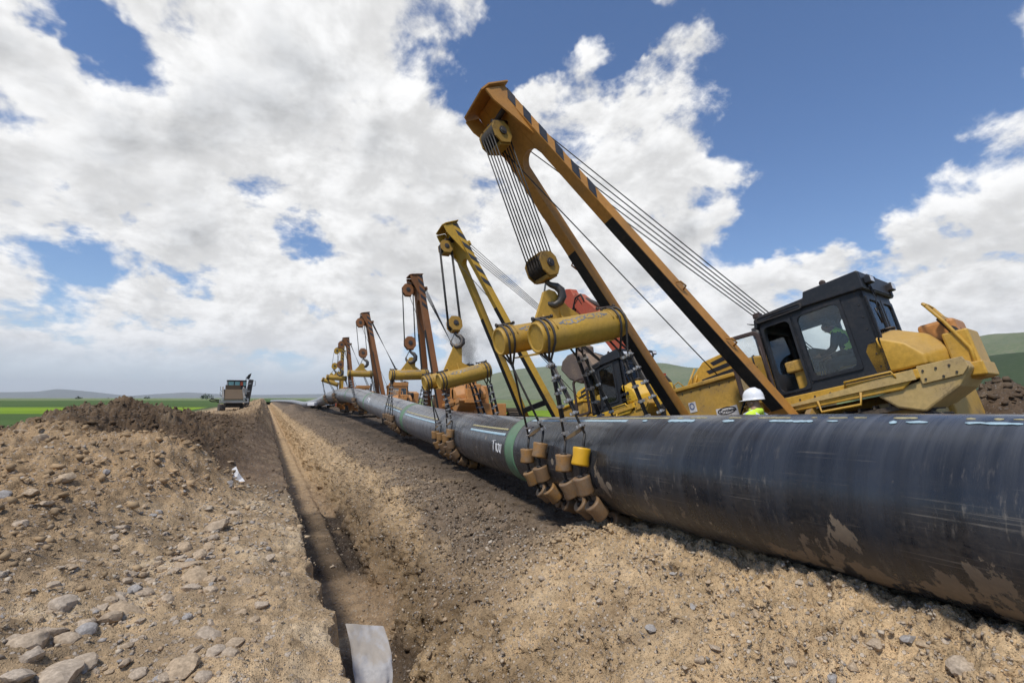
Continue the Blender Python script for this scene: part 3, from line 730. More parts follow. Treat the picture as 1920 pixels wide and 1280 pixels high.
def pipe_mat():
    m, t, b = new_mat('pipe_coating'); uv = t.n.new('ShaderNodeUVMap').outputs[0]
    s = t.n.new('ShaderNodeSeparateXYZ'); t.l.new(uv, s.inputs[0]); U, V = s.outputs[0], s.outputs[1]          # metres along, metres around (0 = underside)
    def vec(su, sv):
        return t.vmath('MULTIPLY', uv, (su, sv, 1))
    wrap = t.noise(vec(14, .35), 1, 5, .6)                 # fine wrap marks running round the pipe
    wrap2 = t.noise(vec(4.0, .22), 1, 5, .6)
    scr = t.noise(vec(.5, 38), 1, 5, .65)                  # scratches running along it
    blot = t.noise(vec(1.3, 1.6), 1, 7, .65); fine = t.noise(vec(22, 22), 1, 4, .6); mud = t.noise(vec(2.3, 1.5), 1, 10, .68, .3)
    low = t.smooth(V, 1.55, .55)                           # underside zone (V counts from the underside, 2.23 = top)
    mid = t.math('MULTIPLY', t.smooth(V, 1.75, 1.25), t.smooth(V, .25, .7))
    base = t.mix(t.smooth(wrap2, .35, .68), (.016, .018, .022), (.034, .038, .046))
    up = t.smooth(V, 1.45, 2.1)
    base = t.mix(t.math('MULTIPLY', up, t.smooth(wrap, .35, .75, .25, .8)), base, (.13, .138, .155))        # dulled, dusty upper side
    sc = t.math('MULTIPLY', t.math('MULTIPLY', mid, t.smooth(scr, .56, .72)), t.smooth(blot, .42, .62))
    base = t.mix(t.math('MULTIPLY', sc, .85), base, (.26, .23, .19))
    scuff = t.math('MULTIPLY', mid, t.math('MULTIPLY', t.smooth(t.noise(vec(26, 5), 1, 5, .7), .52, .72), t.smooth(t.noise(vec(1.1, 2.6), 1, 5), .46, .62)))
    base = t.mix(t.math('MULTIPLY', scuff, .7), base, (.20, .175, .145))
    dust = t.math('MULTIPLY', low, t.smooth(t.math('ADD', t.math('MULTIPLY', blot, .6), t.math('MULTIPLY', fine, .4)), .44, .66))
    base = t.mix(t.math('MULTIPLY', dust, .38), base, (.14, .108, .078))
    def blob(u0, v0, ru, rv):
        a = t.math('DIVIDE', t.math('SUBTRACT', U, u0), ru); b_ = t.math('DIVIDE', t.math('SUBTRACT', V, v0), rv); return t.smooth(t.math('ADD', t.math('MULTIPLY', a, a), t.math('MULTIPLY', b_, b_)), 1.6, .0)
    caked = t.math('ADD', t.math('ADD', blob(2.45, .62, .85, .42), blob(1.35, .62, .55, .38)), t.math('MULTIPLY', blob(4.6, .55, 1.6, .35), .55))
    patch = t.smooth(t.math('ADD', mud, t.math('MULTIPLY', caked, .125)), .645, .662)
    patch = t.math('MULTIPLY', patch, t.smooth(V, 1.35, 1.1))
    base = t.mix(t.math('MULTIPLY', patch, .92), base, t.mix(fine, (.17, .13, .09), (.27, .21, .145)))
    spot = t.math('MULTIPLY', t.smooth(t.voronoi(t.vmath('ADD', vec(2.2, 2.2), t.vmath('SCALE', t.noise(vec(9, 9), 1, 3, col=True), s=.12)), 1).outputs['Distance'], .13, .11), t.smooth(V, 1.45, 1.25))
    base = t.mix(t.math('MULTIPLY', spot, .85), base, (.33, .27, .20))
    far_sheen = t.math('MULTIPLY', t.smooth(U, 8, 22), t.smooth(wrap2, .25, .7, .45, .95))
    base = t.mix(far_sheen, base, (.20, .205, .215))  # sky reflected at a grazing angle, painted as grey along the far pipe
    t.l.new(base, b.inputs['Base Color'])
    cover_ = t.math('MAXIMUM', patch, t.math('MAXIMUM', dust, t.math('MULTIPLY', sc, .8)))
    t.put(b.inputs['Roughness'], t.math('ADD', t.smooth(wrap, .3, .7, .20, .36), t.math('MULTIPLY', cover_, .45), clamp=True))
    b.inputs['Specular IOR Level'].default_value = .5
    h = t.math('ADD', t.math('MULTIPLY', wrap, .5), t.math('ADD', t.math('MULTIPLY', patch, 1.3), t.math('MULTIPLY', fine, .2)))
    t.l.new(t.bump(h, .35, .012), b.inputs['Normal']); return m


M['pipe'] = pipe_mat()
pipe = empty('pipeline', tuple(pipe_c(6.0)), 'long black coated steel pipe hung in a curve along the trench', 'pipeline'); pipe.location = (0, 0, 0)


def build_pipe():
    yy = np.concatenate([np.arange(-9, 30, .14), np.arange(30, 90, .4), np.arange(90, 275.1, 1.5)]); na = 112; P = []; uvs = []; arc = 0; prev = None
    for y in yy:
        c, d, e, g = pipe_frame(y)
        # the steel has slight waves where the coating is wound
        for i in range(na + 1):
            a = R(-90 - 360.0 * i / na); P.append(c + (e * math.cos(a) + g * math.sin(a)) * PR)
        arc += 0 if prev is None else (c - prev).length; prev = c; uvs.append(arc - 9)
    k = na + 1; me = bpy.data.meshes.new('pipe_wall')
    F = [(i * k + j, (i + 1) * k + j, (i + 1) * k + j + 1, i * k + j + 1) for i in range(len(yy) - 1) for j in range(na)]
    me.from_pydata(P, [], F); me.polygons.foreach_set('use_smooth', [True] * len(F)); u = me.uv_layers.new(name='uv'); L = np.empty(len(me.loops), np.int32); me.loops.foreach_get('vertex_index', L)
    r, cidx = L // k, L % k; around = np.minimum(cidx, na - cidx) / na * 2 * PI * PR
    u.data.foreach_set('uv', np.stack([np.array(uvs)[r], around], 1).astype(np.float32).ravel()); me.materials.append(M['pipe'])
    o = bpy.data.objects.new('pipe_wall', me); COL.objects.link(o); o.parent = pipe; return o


build_pipe()
M['weld_green'] = paint('weld_coat_green', (.13, .25, .14), (.16, .17, .13), .5, .5, .15, (.05, .06, .05), 2)
M['line_blue'] = paint('line_blue', (.42, .60, .68), (.30, .30, .28), .35, .6, .35, (.03, .034, .04), 3)
M['line_yellow'] = paint('line_yellow', (.48, .41, .20), (.30, .27, .2), .4, .6, .45, (.03, .034, .04), 3)
for y0, y1 in ((9.05, 9.62), (21.9, 22.5), (35.2, 35.75), (48.3, 48.9), (70, 70.6)):
    pipe_shell('weld_band', y0, y1, 0, 360, .006, M['weld_green'], pipe, na=72, ny=5, thick=.010)
# near joint: the lines are whole for a few metres and then worn to dashes
pipe_shell('blue_line', 5.35, 8.95, 113, 117.5, .004, M['line_blue'], pipe, thick=.005); pipe_shell('yellow_line', 4.6, 8.95, 105.5, 109, .004, M['line_yellow'], pipe, thick=.005)
rd = random.Random(3)
y = 5.0
while y > .6:
    l = rd.choice([.05, .09, .14, .3, .42]); y -= l
    pipe_shell('blue_line', y, y + l, 113 + rd.uniform(-.3, .8), 117.5 - rd.uniform(0, 2.2), .004, M['line_blue'], pipe, ny=max(3, int(l / .025)), na=2, thick=.005, jag=.6, seed=int(y * 100)); y -= rd.choice([.06, .12, .22, .4])
y = 4.45
while y > .6:
    l = rd.choice([.05, .1, .16, .26, .34]); y -= l
    pipe_shell('yellow_line', y, y + l, 105.5 + rd.uniform(0, 1.2), 109 - rd.uniform(0, 1), .004, M['line_yellow'], pipe, ny=max(3, int(l / .025)), na=2, thick=.005, jag=.6, seed=int(y * 90)); y -= rd.choice([.05, .1, .2, .3])
for y0, y1, a in ((9.75, 12.7, 150), (22.7, 27.0, 152), (15.95, 19.0, 152)):
    if y0 == 15.95: continue
    pipe_shell('blue_line', y0, y1, a, a + 5, .004, M['line_blue'], pipe, thick=.005)
    pipe_shell('yellow_line', y0, y1, a - 10, a - 6.5, .004, M['line_yellow'], pipe, thick=.005)
pipe_shell('blue_line', 16.6, 21.6, 153, 158, .004, M['line_blue'], pipe, thick=.005); pipe_shell('yellow_line', 16.6, 21.6, 143, 146.5, .004, M['line_yellow'], pipe, thick=.005)
pipe_shell('label_sticker', 8.44, 8.56, 134, 146, .004, M['white'], pipe, thick=.005)
# hand-written white marks on the coating by the weld
mk = MB()
for st in ([(.00, 20), (.26, 23)], [(.12, 22), (.14, -4)], [(.33, 17), (.36, -3)], [(.42, 16), (.40, 4), (.46, -3), (.53, 0), (.55, 15), (.49, 17), (.44, 12)], [(.62, 16), (.60, 2), (.66, -4), (.70, 4), (.70, 17)]):
    pts = []
    for (a, b), (c, d) in zip(st[:-1], st[1:]): pts += [pipe_pt(10.55 - (a + (c - a) * i / 4), 184 - (b + (d - b) * i / 4) * .8, .003) for i in range(4)]
    a, b = st[-1]; pts.append(pipe_pt(10.55 - a, 184 - b * .8, .003)); mk.tube(pts, .010, 5)
mk.build('chalk_writing', M['white'], pipe)
mk = MB()
for st in ([(.0, 18), (.55, 18)], [(.25, 18), (.2, 0)], [(.75, 18), (.7, 0)], [(.7, 0), (1.1, 0)], [(.95, 16), (.9, 4)]):
    (a, b), (c, d) = st; mk.tube([pipe_pt(33.6 - (a + (c - a) * i / 5), 163 - (b + (d - b) * i / 5), .004) for i in range(6)], .035, 5)
mk.build('chalk_writing', M['white'], pipe)


# ------------------------------------------------------------------ sideboom tractors
X3, Y3, Z3 = Vector((1, 0, 0)), Vector((0, 1, 0)), Vector((0, 0, 1))


def text(body, size, o, u, v, parent, mat, name='lettering', bold=0.0):
    c = bpy.data.curves.new(name, 'FONT'); c.body = body; c.size = size; c.extrude = .002; c.offset = bold
    ob = bpy.data.objects.new(name, c); COL.objects.link(ob); c.materials.append(mat); u, v = Vector(u).normalized(), Vector(v).normalized(); n = u.cross(v)
    m = Matrix((u, v, n)).transposed().to_4x4(); m.translation = Vector(o)
    me = bpy.data.meshes.new_from_object(ob); bpy.data.objects.remove(ob); me.name = name; ob = bpy.data.objects.new(name, me); COL.objects.link(ob)
    if not me.materials: me.materials.append(mat)
    ob.parent = parent; ob.matrix_local = m; return ob


def framed_pane(parent, o, u, v, n, r, rad=.07, w=.05, name='window', fm=None, pane='pane', gm=None):
    """rubber frame with rounded corners and a glass pane inside it"""
    a0, a1, b0, b1 = r; fm = fm or M['black']
    f = MB().ring(rrect(a0 - .02, a1 + .02, b0 - .02, b1 + .02, .03), rrect(a0 + w * .5, a1 - w * .5, b0 + w * .5, b1 - w * .5, rad), o, u, v, n, -.012, .052).build(name, fm, parent)
    MB().prism(rrect(a0 + w * .3, a1 - w * .3, b0 + w * .3, b1 - w * .3, rad), o, u, v, n, .012, .018).build(pane, gm or M['glass'], f); return f


def block(parent, name, c, axis, down, r, ns, mat, ds=.07):
    """a rope block: sheaves between cheek plates"""
    c, axis, down = Vector(c), Vector(axis).normalized(), Vector(down).normalized(); axis = (axis - down * axis.dot(down)).normalized(); q = axis.cross(down)
    W = ns * ds
    body = MB(); cheek = [(-.95 * r, -.45 * r), (-.55 * r, -1.0 * r), (.55 * r, -1.0 * r), (.98 * r, -.45 * r), (.98 * r, .5 * r), (.5 * r, 1.1 * r), (-.5 * r, 1.1 * r), (-.95 * r, .5 * r)]
    body.prism(cheek, c, q, down, axis, W / 2 + .012, W / 2 + .042).prism(cheek, c, q, down, axis, -W / 2 - .042, -W / 2 - .012)
    body.box(c + down * (r * 1.02), (r * 1.1, r * .36, W), Matrix((q, down, axis)).transposed()); body.box(c - down * (r * .98), (r * .8, r * .3, W), Matrix((q, down, axis)).transposed())
    o = body.build(name, mat, parent, .012)
    MB().cyl(c - axis * (W / 2 + .085), c + axis * (W / 2 + .085), r * .22, n=12).cyl(c + axis * (W / 2 + .05), c + axis * (W / 2 + .07), r * .38, n=12).cyl(c - axis * (W / 2 + .05), c - axis * (W / 2 + .07), r * .38, n=12).build('block_pin', M['steel'], o)
    for i in range(ns):
        k = c + axis * ((i - (ns - 1) / 2) * ds)
        MB().lathe([(r * .2, -ds * .4), (r, -ds * .4), (r, -ds * .3), (r * .84, -.008), (r * .84, .008), (r, ds * .3), (r, ds * .4), (r * .2, ds * .4)], k, axis, 22).build('sheave', M['grime'], o)
    return o, q, W


def sideboom(label, loc, pitch, tip, pal, foot_y=.9, half=1.1, foot_x=-1.75, hook_at=None, ns=4, br=.24, cross=None, door=True, near=0, stripes=True, yaw=0, group='sideboom tractors lowering the pipe'):
    root = empty('sideboom_tractor', loc, label, 'tractor', group, (-R(pitch), 0, R(yaw)))
    W2L = (Matrix.Translation(Vector(loc)) @ Matrix.Rotation(R(yaw), 4, 'Z') @ Matrix.Rotation(-R(pitch), 4, 'X')).inverted(); w2l = lambda p: W2L @ Vector(p)
    body, body2, cabm, boomm, side = M[pal['body']], M[pal['body2']], M[pal['cab']], M[pal['boom']], M[pal['side']]
    # ---- running gear
    for sx in (-1, 1):
        cx = sx * 1.35; k = 14; st = []
        for i in range(k + 1): t = -PI / 2 + PI * i / k; st.append((1.55 + .48 * math.cos(t), .52 + .50 * math.sin(t)))
        for i in range(k + 1): t = PI / 2 + PI * i / k; st.append((-1.75 + .48 * math.cos(t), .52 + .50 * math.sin(t)))
        inn = [((a - (1.55 if a > 0 else -1.75)) * .86 + (1.55 if a > 0 else -1.75), (b - .52) * .86 + .52) for a, b in st]
        tr = MB().ring(st, inn, (cx, 0, 0), Y3, Z3, X3, -.30, .30).build('track', M['track'], root)
        g = MB(); per = [(Vector((0, a, b)), Vector((0, c, d))) for (a, b), (c, d) in zip(st, st[1:] + st[:1])]
        for p, q in per:
            L = (q - p).length; m = max(1, round(L / .2)); d = (q - p).normalized(); nn = Vector((0, d.z, -d.y))
            for i in range(m): g.box(Vector((cx, 0, 0)) + p.lerp(q, (i + .5) / m) + nn * .025, (.62, .03, .06), Matrix((X3, d, nn)).transposed())
        tag(g.build('track_shoe', M['track'], tr), kind='stuff')
        MB().lathe([(.1, -.12), (.40, -.12), (.40, -.06), (.30, -.05), (.30, .05), (.40, .06), (.40, .12), (.1, .12)], (cx, -1.75, .52), X3, 22).build('sprocket', M['steel'], root)
        MB().lathe([(.1, -.12), (.38, -.12), (.38, .12), (.1, .12)], (cx, 1.55, .52), X3, 22).build('idler', M['steel'], root)
        MB().box((cx, -.1, .50), (.30, 2.6, .42)).build('track_frame', side, root, .03)
        rl = MB()
        for i in range(6): rl.cyl((cx - .2, -1.2 + i * .44, .20), (cx + .2, -1.2 + i * .44, .20), .13, n=12)
        rl.build('track_rollers', M['steel'], root)
    MB().box((0, -.1, .95), (1.75, 4.2, .62)).build('chassis', side, root, .04)
    # ---- platform, skirts and rear guard
    MB().box((-1.0, -1.05, 1.40), (1.56, 2.2, .14)).prism([(-2.05, 1.33), (-.1, 1.33), (-.1, 1.22), (-1.9, 1.22)], (0, 0, 0), Y3, Z3, X3, -1.77, -1.72).build('platform', body, root, .015)
    MB().prism([(-2.12, 1.44), (-2.12, 1.30), (-1.55, 1.20), (-1.75, .98), (-2.05, .86), (-2.52, 1.12), (-2.70, 1.34), (-2.66, 1.46)], (0, 0, 0), Y3, Z3, X3, -1.73, -.70).build('fender', body2, root, .03)
    MB().prism([(-2.14, 1.50), (-2.14, 1.24), (-2.60, 1.26), (-2.69, 1.36), (-2.66, 1.50)], (0, 0, 0), Y3, Z3, X3, -1.765, -1.733).build('skirt_plate', body2, root, .008)
    MB().box((-1.1, -1.75, .62), (.75, .75, .95)).build('final_drive_guard', M['beige'] if near < 2 else side, root, .05)
    MB().prism([(-2.1, 1.47), (-2.1, 1.32), (-.3, 1.30), (-.3, 1.34)], (0, 0, 0), Y3, Z3, X3, -1.80, -1.775).build('step_plate', body2, root)
    if near < 2:
        MB().tube([(-1.79, -.75, 1.30), (-1.84, -.78, 1.12), (-1.84, -1.35, 1.12), (-1.79, -1.38, 1.30)], .02).build('step_rung', body, root)
        MB().tube([(-1.78, -1.2, 1.40), (-1.82, -1.22, 1.50), (-1.82, -1.85, 1.50), (-1.78, -1.88, 1.38)], .018).build('handrail', body, root)
    # ---- fuel tank behind the cab: chamfered towards the pipe side
    tk = [(-1.62, 1.50), (-1.57, 1.92), (-1.64, 2.06), (-1.82, 2.08), (-2.12, 1.90), (-2.30, 1.66), (-2.28, 1.50)]
    tb = [(-1.62, 1.48), (-1.57, 1.98), (-1.64, 2.14), (-1.95, 2.17), (-2.32, 1.98), (-2.50, 1.70), (-2.46, 1.46)]
    tank = MB(); k = len(tk)
    ra = [[Vector((-1.74, a * .985 - .03, 1.5 + (b - 1.5) * .93)) for a, b in tk], [Vector((-1.66, a, b)) for a, b in tk], [Vector((-1.36, a, b)) for a, b in tb], [Vector((-.30, a, b)) for a, b in tb]]
    P = [p for r_ in ra for p in r_]
    tank.add(P, [tuple(range(k)), tuple(range(3 * k, 4 * k))] + [(j * k + i, j * k + (i + 1) % k, (j + 1) * k + (i + 1) % k, (j + 1) * k + i) for j in range(3) for i in range(k)])
    tank = tank.build('fuel_tank', body, root, .09); tank.modifiers['bevel'].segments = 4; tank.modifiers['bevel'].angle_limit = R(12); tank.data.polygons.foreach_set('use_smooth', [True] * len(tank.data.polygons))
    if near < 2:
        MB().tube([(-1.76, -1.82, 2.04), (-1.80, -1.82, 2.02), (-1.80, -1.82, 1.90), (-1.76, -1.82, 1.88)], .012).build('latch', body, tank)
        MB().prism([(-1.8, 1.455), (-2.5, 1.455), (-2.5, 1.495), (-1.8, 1.495)], (0, 0, 0), Y3, Z3, X3, -1.68, -.3).build('seam', M['grime'], tank)
    if pal.get('text'):
        text('D355C', .135, (-1.775, -1.66, 1.58), (0, -1, 0), Z3, tank, M['print'], bold=.003)
        for i, (dy, r_) in enumerate(((0, .05), (.12, .055), (.24, .05))): MB().cyl((-1.76, -1.72 - dy, 1.78), (-1.778, -1.72 - dy, 1.78), r_, n=10).build('emblem', M['print'], tank)
        nrm = Vector((0, -.921, .388)).normalized()
        text('KOMATSU', .19, Vector((-1.32, -2.43, 1.80)) + nrm * .024, (1, 0, 0), (0, .388, .921), tank, M['print'], bold=.004)
    # rear guard with its ladder and hand loop
    MB().box((-1.10, -2.62, 1.56), (.62, .30, .70)).build('rear_guard', body, root, .03)
    if near != 1: MB().box((-.92, -2.42, 1.98), (.62, .45, .32)).build('rear_winch', M['orange'] if near < 1 else body, root, .05)
    ld = MB()
    for sx in (-1.42, -1.06): ld.tube([(sx, -2.70, 1.30), (sx, -2.72, 1.62), (sx, -2.56, 2.08), (sx, -2.44, 2.36)], .024)
    ld.tube([(-1.42, -2.44, 2.36), (-1.38, -2.41, 2.41), (-1.10, -2.41, 2.41), (-1.06, -2.44, 2.36)], .024)
    ld.build('hand_loop', body, root)
    for i, (yy, zz) in enumerate(((-2.71, 1.36), (-2.72, 1.60), (-2.64, 1.86), (-2.54, 2.14))): MB().box((-1.24, yy, zz), (.36, .05, .05)).build('rung', body, root)
    MB().prism([(-2.80, 1.22), (-2.80, 1.42), (-2.40, 1.44), (-2.40, 1.26)], (0, 0, 0), Y3, Z3, X3, -1.50, -.78).build('rear_bumper', body, root, .02)
    for i in range(5): MB().tube([(-1.35 + .17 * i, -2.60, 1.5 + .1 * (i % 2)), (-1.3 + .15 * i, -2.68, 1.75), (-1.38 + .17 * i, -2.6, 1.92 + .05 * (i % 3)), (-1.3 + .14 * i, -2.5, 2.15)], .035).build('hose', M['grime'], root)
    # ---- engine hood, counterweight stripes, winch box, exhaust
    hood = MB().prism([(-.02, 1.25), (-.02, 2.42), (.7, 2.60), (1.5, 2.60), (3.15, 2.25), (3.3, 1.1)], (0, 0, 0), Y3, Z3, X3, -.45, .95).build('engine_hood', body, root, .04)
    MB().prism([(1.75, 1.5), (1.8, 2.28), (2.75, 2.12), (2.85, 1.5)], (0, 0, 0), Y3, Z3, X3, -.462, -.448).build('hood_opening', M['grime'], hood)
    MB().box((.25, 3.28, 1.62), (1.25, .10, 1.05)).build('radiator_grille', M['grime'], root)
    cw = MB().prism([(.75, 2.22), (.85, 2.52), (1.05, 2.76), (1.60, 2.70), (2.10, 2.30), (2.10, 2.15), (.75, 2.15)], (0, 0, 0), Y3, Z3, X3, -.95, -.40).build('counterweight', body, root, .025)
    if stripes:
        for i, (zz, y0, y1) in enumerate(((2.30, .90, 1.65), (2.45, .92, 1.50), (2.60, 1.02, 1.36))):
            MB().prism([(y0, zz), (y1, zz - .05), (y1 + .06, zz + .03), (y0 + .06, zz + .08)], (0, 0, 0), Y3, Z3, X3, -.956, -.951).build('hazard_stripe', M['print'], cw)
    wb = MB().prism([(.72, 1.15), (.72, 2.16), (2.3, 2.14), (2.38, 1.75), (2.2, 1.35), (1.9, 1.15)], (0, 0, 0), Y3, Z3, X3, -1.42, -.55).build('winch_box', side, root, .035)
    MB().box((-1.0, 1.50, 2.17), (.95, 1.62, .085)).build('box_lid', body, wb, .02)
    if near == 0:
        pl = MB().box((-1.425, 1.05, 1.46), (.006, .46, .26)).build('sticker', M['sticker'], wb)
        el = [(1.05 + .20 * math.cos(2 * PI * i / 28), 1.52 + .075 * math.sin(2 * PI * i / 28)) for i in range(28)]; el2 = [(1.05 + .175 * math.cos(2 * PI * i / 28), 1.52 + .056 * math.sin(2 * PI * i / 28)) for i in range(28)]
        MB().ring(el, el2, (0, 0, 0), Y3, Z3, X3, -1.4315, -1.4285).build('oval_mark', M['print'], pl)
        text('Cryolensa', .088, (-1.431, 1.205, 1.493), (0, -1, 0), Z3, pl, M['print'], bold=.002)
        text('C AALMA', .07, (-1.431, 1.20, 1.365), (0, -1, 0), Z3, pl, M['print'], bold=.001)
        p2 = MB().box((-1.425, 1.78, 1.74), (.006, .17, .21)).build('sticker', M['sticker'], wb)
        MB().ring([(1.79 + .062 * math.cos(i * PI / 12), 1.76 + .075 * math.sin(i * PI / 12)) for i in range(24)], [(1.79 + .038 * math.cos(i * PI / 12), 1.76 + .046 * math.sin(i * PI / 12)) for i in range(24)], (0, 0, 0), Y3, Z3, X3, -1.4315, -1.4285).build('round_mark', M['sticker_blue'], p2)
        lp = MB().box((-1.47, 2.05, 1.50), (.12, .16, .14)).build('work_lamp', M['brown_frame'], wb, .01); MB().cyl((-1.535, 2.05, 1.50), (-1.545, 2.05, 1.50), .05).build('lens', M['lamp'], lp)
        MB().tube([(-1.40, 2.1, 2.14), (-1.40, 2.12, 2.3), (-1.40, 2.0, 2.34), (-1.36, 1.9, 2.2)], .014).tube([(-1.2, 1.95, 2.2), (-.9, 1.85, 2.62)], .02).tube([(-1.08, 1.85, 2.2), (-.85, 1.78, 2.6)], .02).build('rails', body, wb)
    ex = MB().lathe([(.085, 0), (.085, .75), (.10, .78), (.10, 1.0), (.07, 1.0)], (.15, .78, 2.3), Z3, 16).build('exhaust_pipe', M['black'], root)
    MB().prism([(-.13, 0), (.16, .0), (.16, .015), (-.13, .015)], (.15, .76, 3.36), Vector((0, .9, .38)), Vector((0, -.38, .9)), X3, -.10, .10).box((.15, .66, 3.34), (.05, .07, .12)).build('exhaust_flap', M['black'], ex)
    if near < 2:
        bl = MB()
        for i in range(8): bl.cyl((-1.775, -.25 - .24 * i, 1.39), (-1.79, -.25 - .24 * i, 1.39), .016, n=6, smooth=False)
        for yy, zz in ((-2.2, 1.42), (-2.35, 1.42), (-2.5, 1.42), (-2.2, 1.30), (-2.4, 1.29), (-2.55, 1.31)): bl.cyl((-1.765, yy, zz), (-1.78, yy, zz), .016, n=6, smooth=False)
        for i in range(7): bl.cyl((-1.42, .85 + .22 * i, 2.06), (-1.435, .85 + .22 * i, 2.06), .014, n=6, smooth=False)
        for yy in (-1.74, -.75, -.16):
            for i in range(7): bl.cyl((-1.74, yy, 1.62 + .2 * i), (-1.752, yy, 1.62 + .2 * i), .012, n=6, smooth=False)
        tag(bl.build('bolts', M['steel'], root), kind='stuff')
        for i in range(9): MB().box((-.466, 1.0 + .09 * i, 1.95), (.02, .035, .42)).build('louvre', M['grime'], hood)
        MB().cyl((-1.2, -1.85, 2.10), (-1.2, -1.86, 2.21), .075, n=16).cyl((-1.2, -1.86, 2.21), (-1.2, -1.86, 2.24), .09, n=16).build('filler_cap', M['steel'], tank)
        for k, (p0, p1, p2, p3) in enumerate((((-1.0, .6, 1.5), (-1.45, .75, 1.75), (-1.5, 1.0, 1.3), (-1.3, 1.4, 1.2)), ((-.9, .5, 1.6), (-1.4, .55, 1.95), (-1.5, .7, 1.5), (-1.35, .95, 1.15)), ((-1.2, 2.2, 1.6), (-1.5, 2.35, 1.7), (-1.5, 2.5, 1.3), (-1.2, 2.6, 1.0)))):
            MB().tube([tuple((1 - t_) ** 3 * a_ + 3 * t_ * (1 - t_) ** 2 * b_ + 3 * t_ * t_ * (1 - t_) * c_ + t_ ** 3 * d_ for a_, b_, c_, d_ in zip(p0, p1, p2, p3)) for t_ in [i / 10 for i in range(11)]], .022, 6).build('hydraulic_hose', M['grime'], root)
        MB().box((-1.50, .35, 1.36), (.42, .34, .22)).box((-1.50, .35, 1.48), (.46, .38, .03)).build('tool_box', body, root, .015)
        MB().tube([(-1.76, -.12, 1.75), (-1.84, -.12, 1.78), (-1.84, -.12, 2.45), (-1.76, -.12, 2.48)], .016).build('grab_rail', M['brown_frame'], root)
    # ---- cab
    cab = MB().panel((-1.74, 0, 0), Y3, Z3, X3, -1.84, -.14, 1.475, 2.93, [(-1.50, -.78, 1.66, 2.80), (-.70, -.20, 1.55, 2.78)], .05)
    cab.panel((-.56, 0, 0), Y3, Z3, X3, -1.84, -.14, 1.475, 2.93, [(-1.76, -1.0, 1.90, 2.80), (-.92, -.22, 1.62, 2.80)], .05)
    cab.panel((0, -.14, 0), X3, Z3, -Y3, -1.74, -.51, 1.475, 2.93, [(-1.58, -.66, 1.9, 2.74)], .05)
    cab.panel((0, -1.84, 0), X3, Z3, Y3, -1.74, -.51, 1.475, 2.93, [(-1.68, -1.16, 1.84, 2.72), (-1.06, -.58, 1.88, 2.72)], .05)
    cab.box((-1.125, -.99, 1.49), (1.18, 1.64, .03))
    cab = cab.build('cab', cabm, root)
    MB().prism([(-1.90, 2.84), (-1.90, 3.12), (-1.88, 3.15), (-1.05, 3.13), (-1.02, 3.03), (-.26, 3.00), (-.12, 2.96), (-.09, 2.80), (-.13, 2.76), (-.17, 2.86), (-.5, 2.90)], (0, 0, 0), Y3, Z3, X3, -1.80, -.45).build('roof', cabm, cab, .02)
    if near < 3:
        MB().ring(rrect(-.98, -.16, 2.865, 2.975, .05), rrect(-.95, -.19, 2.885, 2.955, .035), (0, 0, 0), Y3, Z3, X3, -1.815, -1.795).build('roof_window', M['steel'], cab)
        framed_pane(cab, (-1.752, 0, 0), Y3, Z3, X3, (-1.50, -.78, 1.66, 2.80), .10, .07, fm=cabm)
        fr = MB().ring(rrect(-.72, -.18, 1.53, 2.80, .04), rrect(-.68, -.22, 1.57, 2.76, .09), (-1.757, 0, 0), Y3, Z3, X3, -.01, .05).build('door_frame', cabm, cab)
        for r_ in ((-1.68, -1.16, 1.84, 2.72), (-1.06, -.58, 1.88, 2.72)): framed_pane(cab, (0, -1.852, 0), X3, Z3, Y3, r_, .08, .06, 'rear_window', cabm)
        framed_pane(cab, (0, -.128, 0), X3, Z3, -Y3, (-1.58, -.66, 1.9, 2.74), .08, .05, 'front_window', cabm)
        for r_ in ((-1.76, -1.0, 1.90, 2.80), (-.92, -.22, 1.62, 2.80)): framed_pane(cab, (-.498, 0, 0), Y3, Z3, -X3, r_, .08, .05, 'far_window', cabm)
        gr = MB()
        for i in range(5): gr.tube([(-1.5 + .24 * i, -.09, 1.95), (-1.62 + .24 * i, -.09, 2.72)], .012)
        gr.tube([(-1.56, -.09, 2.70), (-.5, -.09, 2.05)], .012).tube([(-1.56, -.09, 2.5), (-.8, -.09, 1.95)], .012); gr.build('window_bars', M['black'], cab)
        st = MB().box((-.98, -1.20, 1.72), (.50, .48, .14)).box((-.98, -1.46, 2.0), (.48, .12, .52)).build('seat', M['interior'], root, .03)
        MB().box((-1.48, -.52, 1.98), (.34, .34, .20)).box((-1.46, -.55, 1.72), (.26, .22, .46)).build('console', body, root, .03)
        lv = MB()
        for i in range(4): lv.tube([(-1.30 + .1 * i, -.72, 1.5), (-1.36 + .1 * i, -.80, 1.98)], .012)
        lv.build('control_levers', M['steel'], root); MB().box((-.6, -.8, 1.7), (.3, .9, .42)).build('side_console', body, root, .03)
    if near < 2 and door:
        dv = Vector((-.22, .97, 0)).normalized(); dn = Vector((-.97, -.22, 0)).normalized()
        dr = MB().ring(rrect(0, .60, 1.56, 2.76, .12), rrect(.075, .525, 1.63, 2.69, .08), (-1.80, -.16, 0), dv, Z3, dn, -.03, .03).build('door', M['brown_frame'], cab, .012)
        if near == 0: MB().prism(rrect(.065, .535, 1.62, 2.70, .08), (-1.80, -.16, 0), dv, Z3, dn, -.004, .004).build('pane', M['glass'], dr)
        MB().tube([(-1.86, .02, 2.1), (-1.93, .02, 2.12), (-1.93, .02, 2.30), (-1.86, .02, 2.32)], .014).build('handle', M['black'], dr)
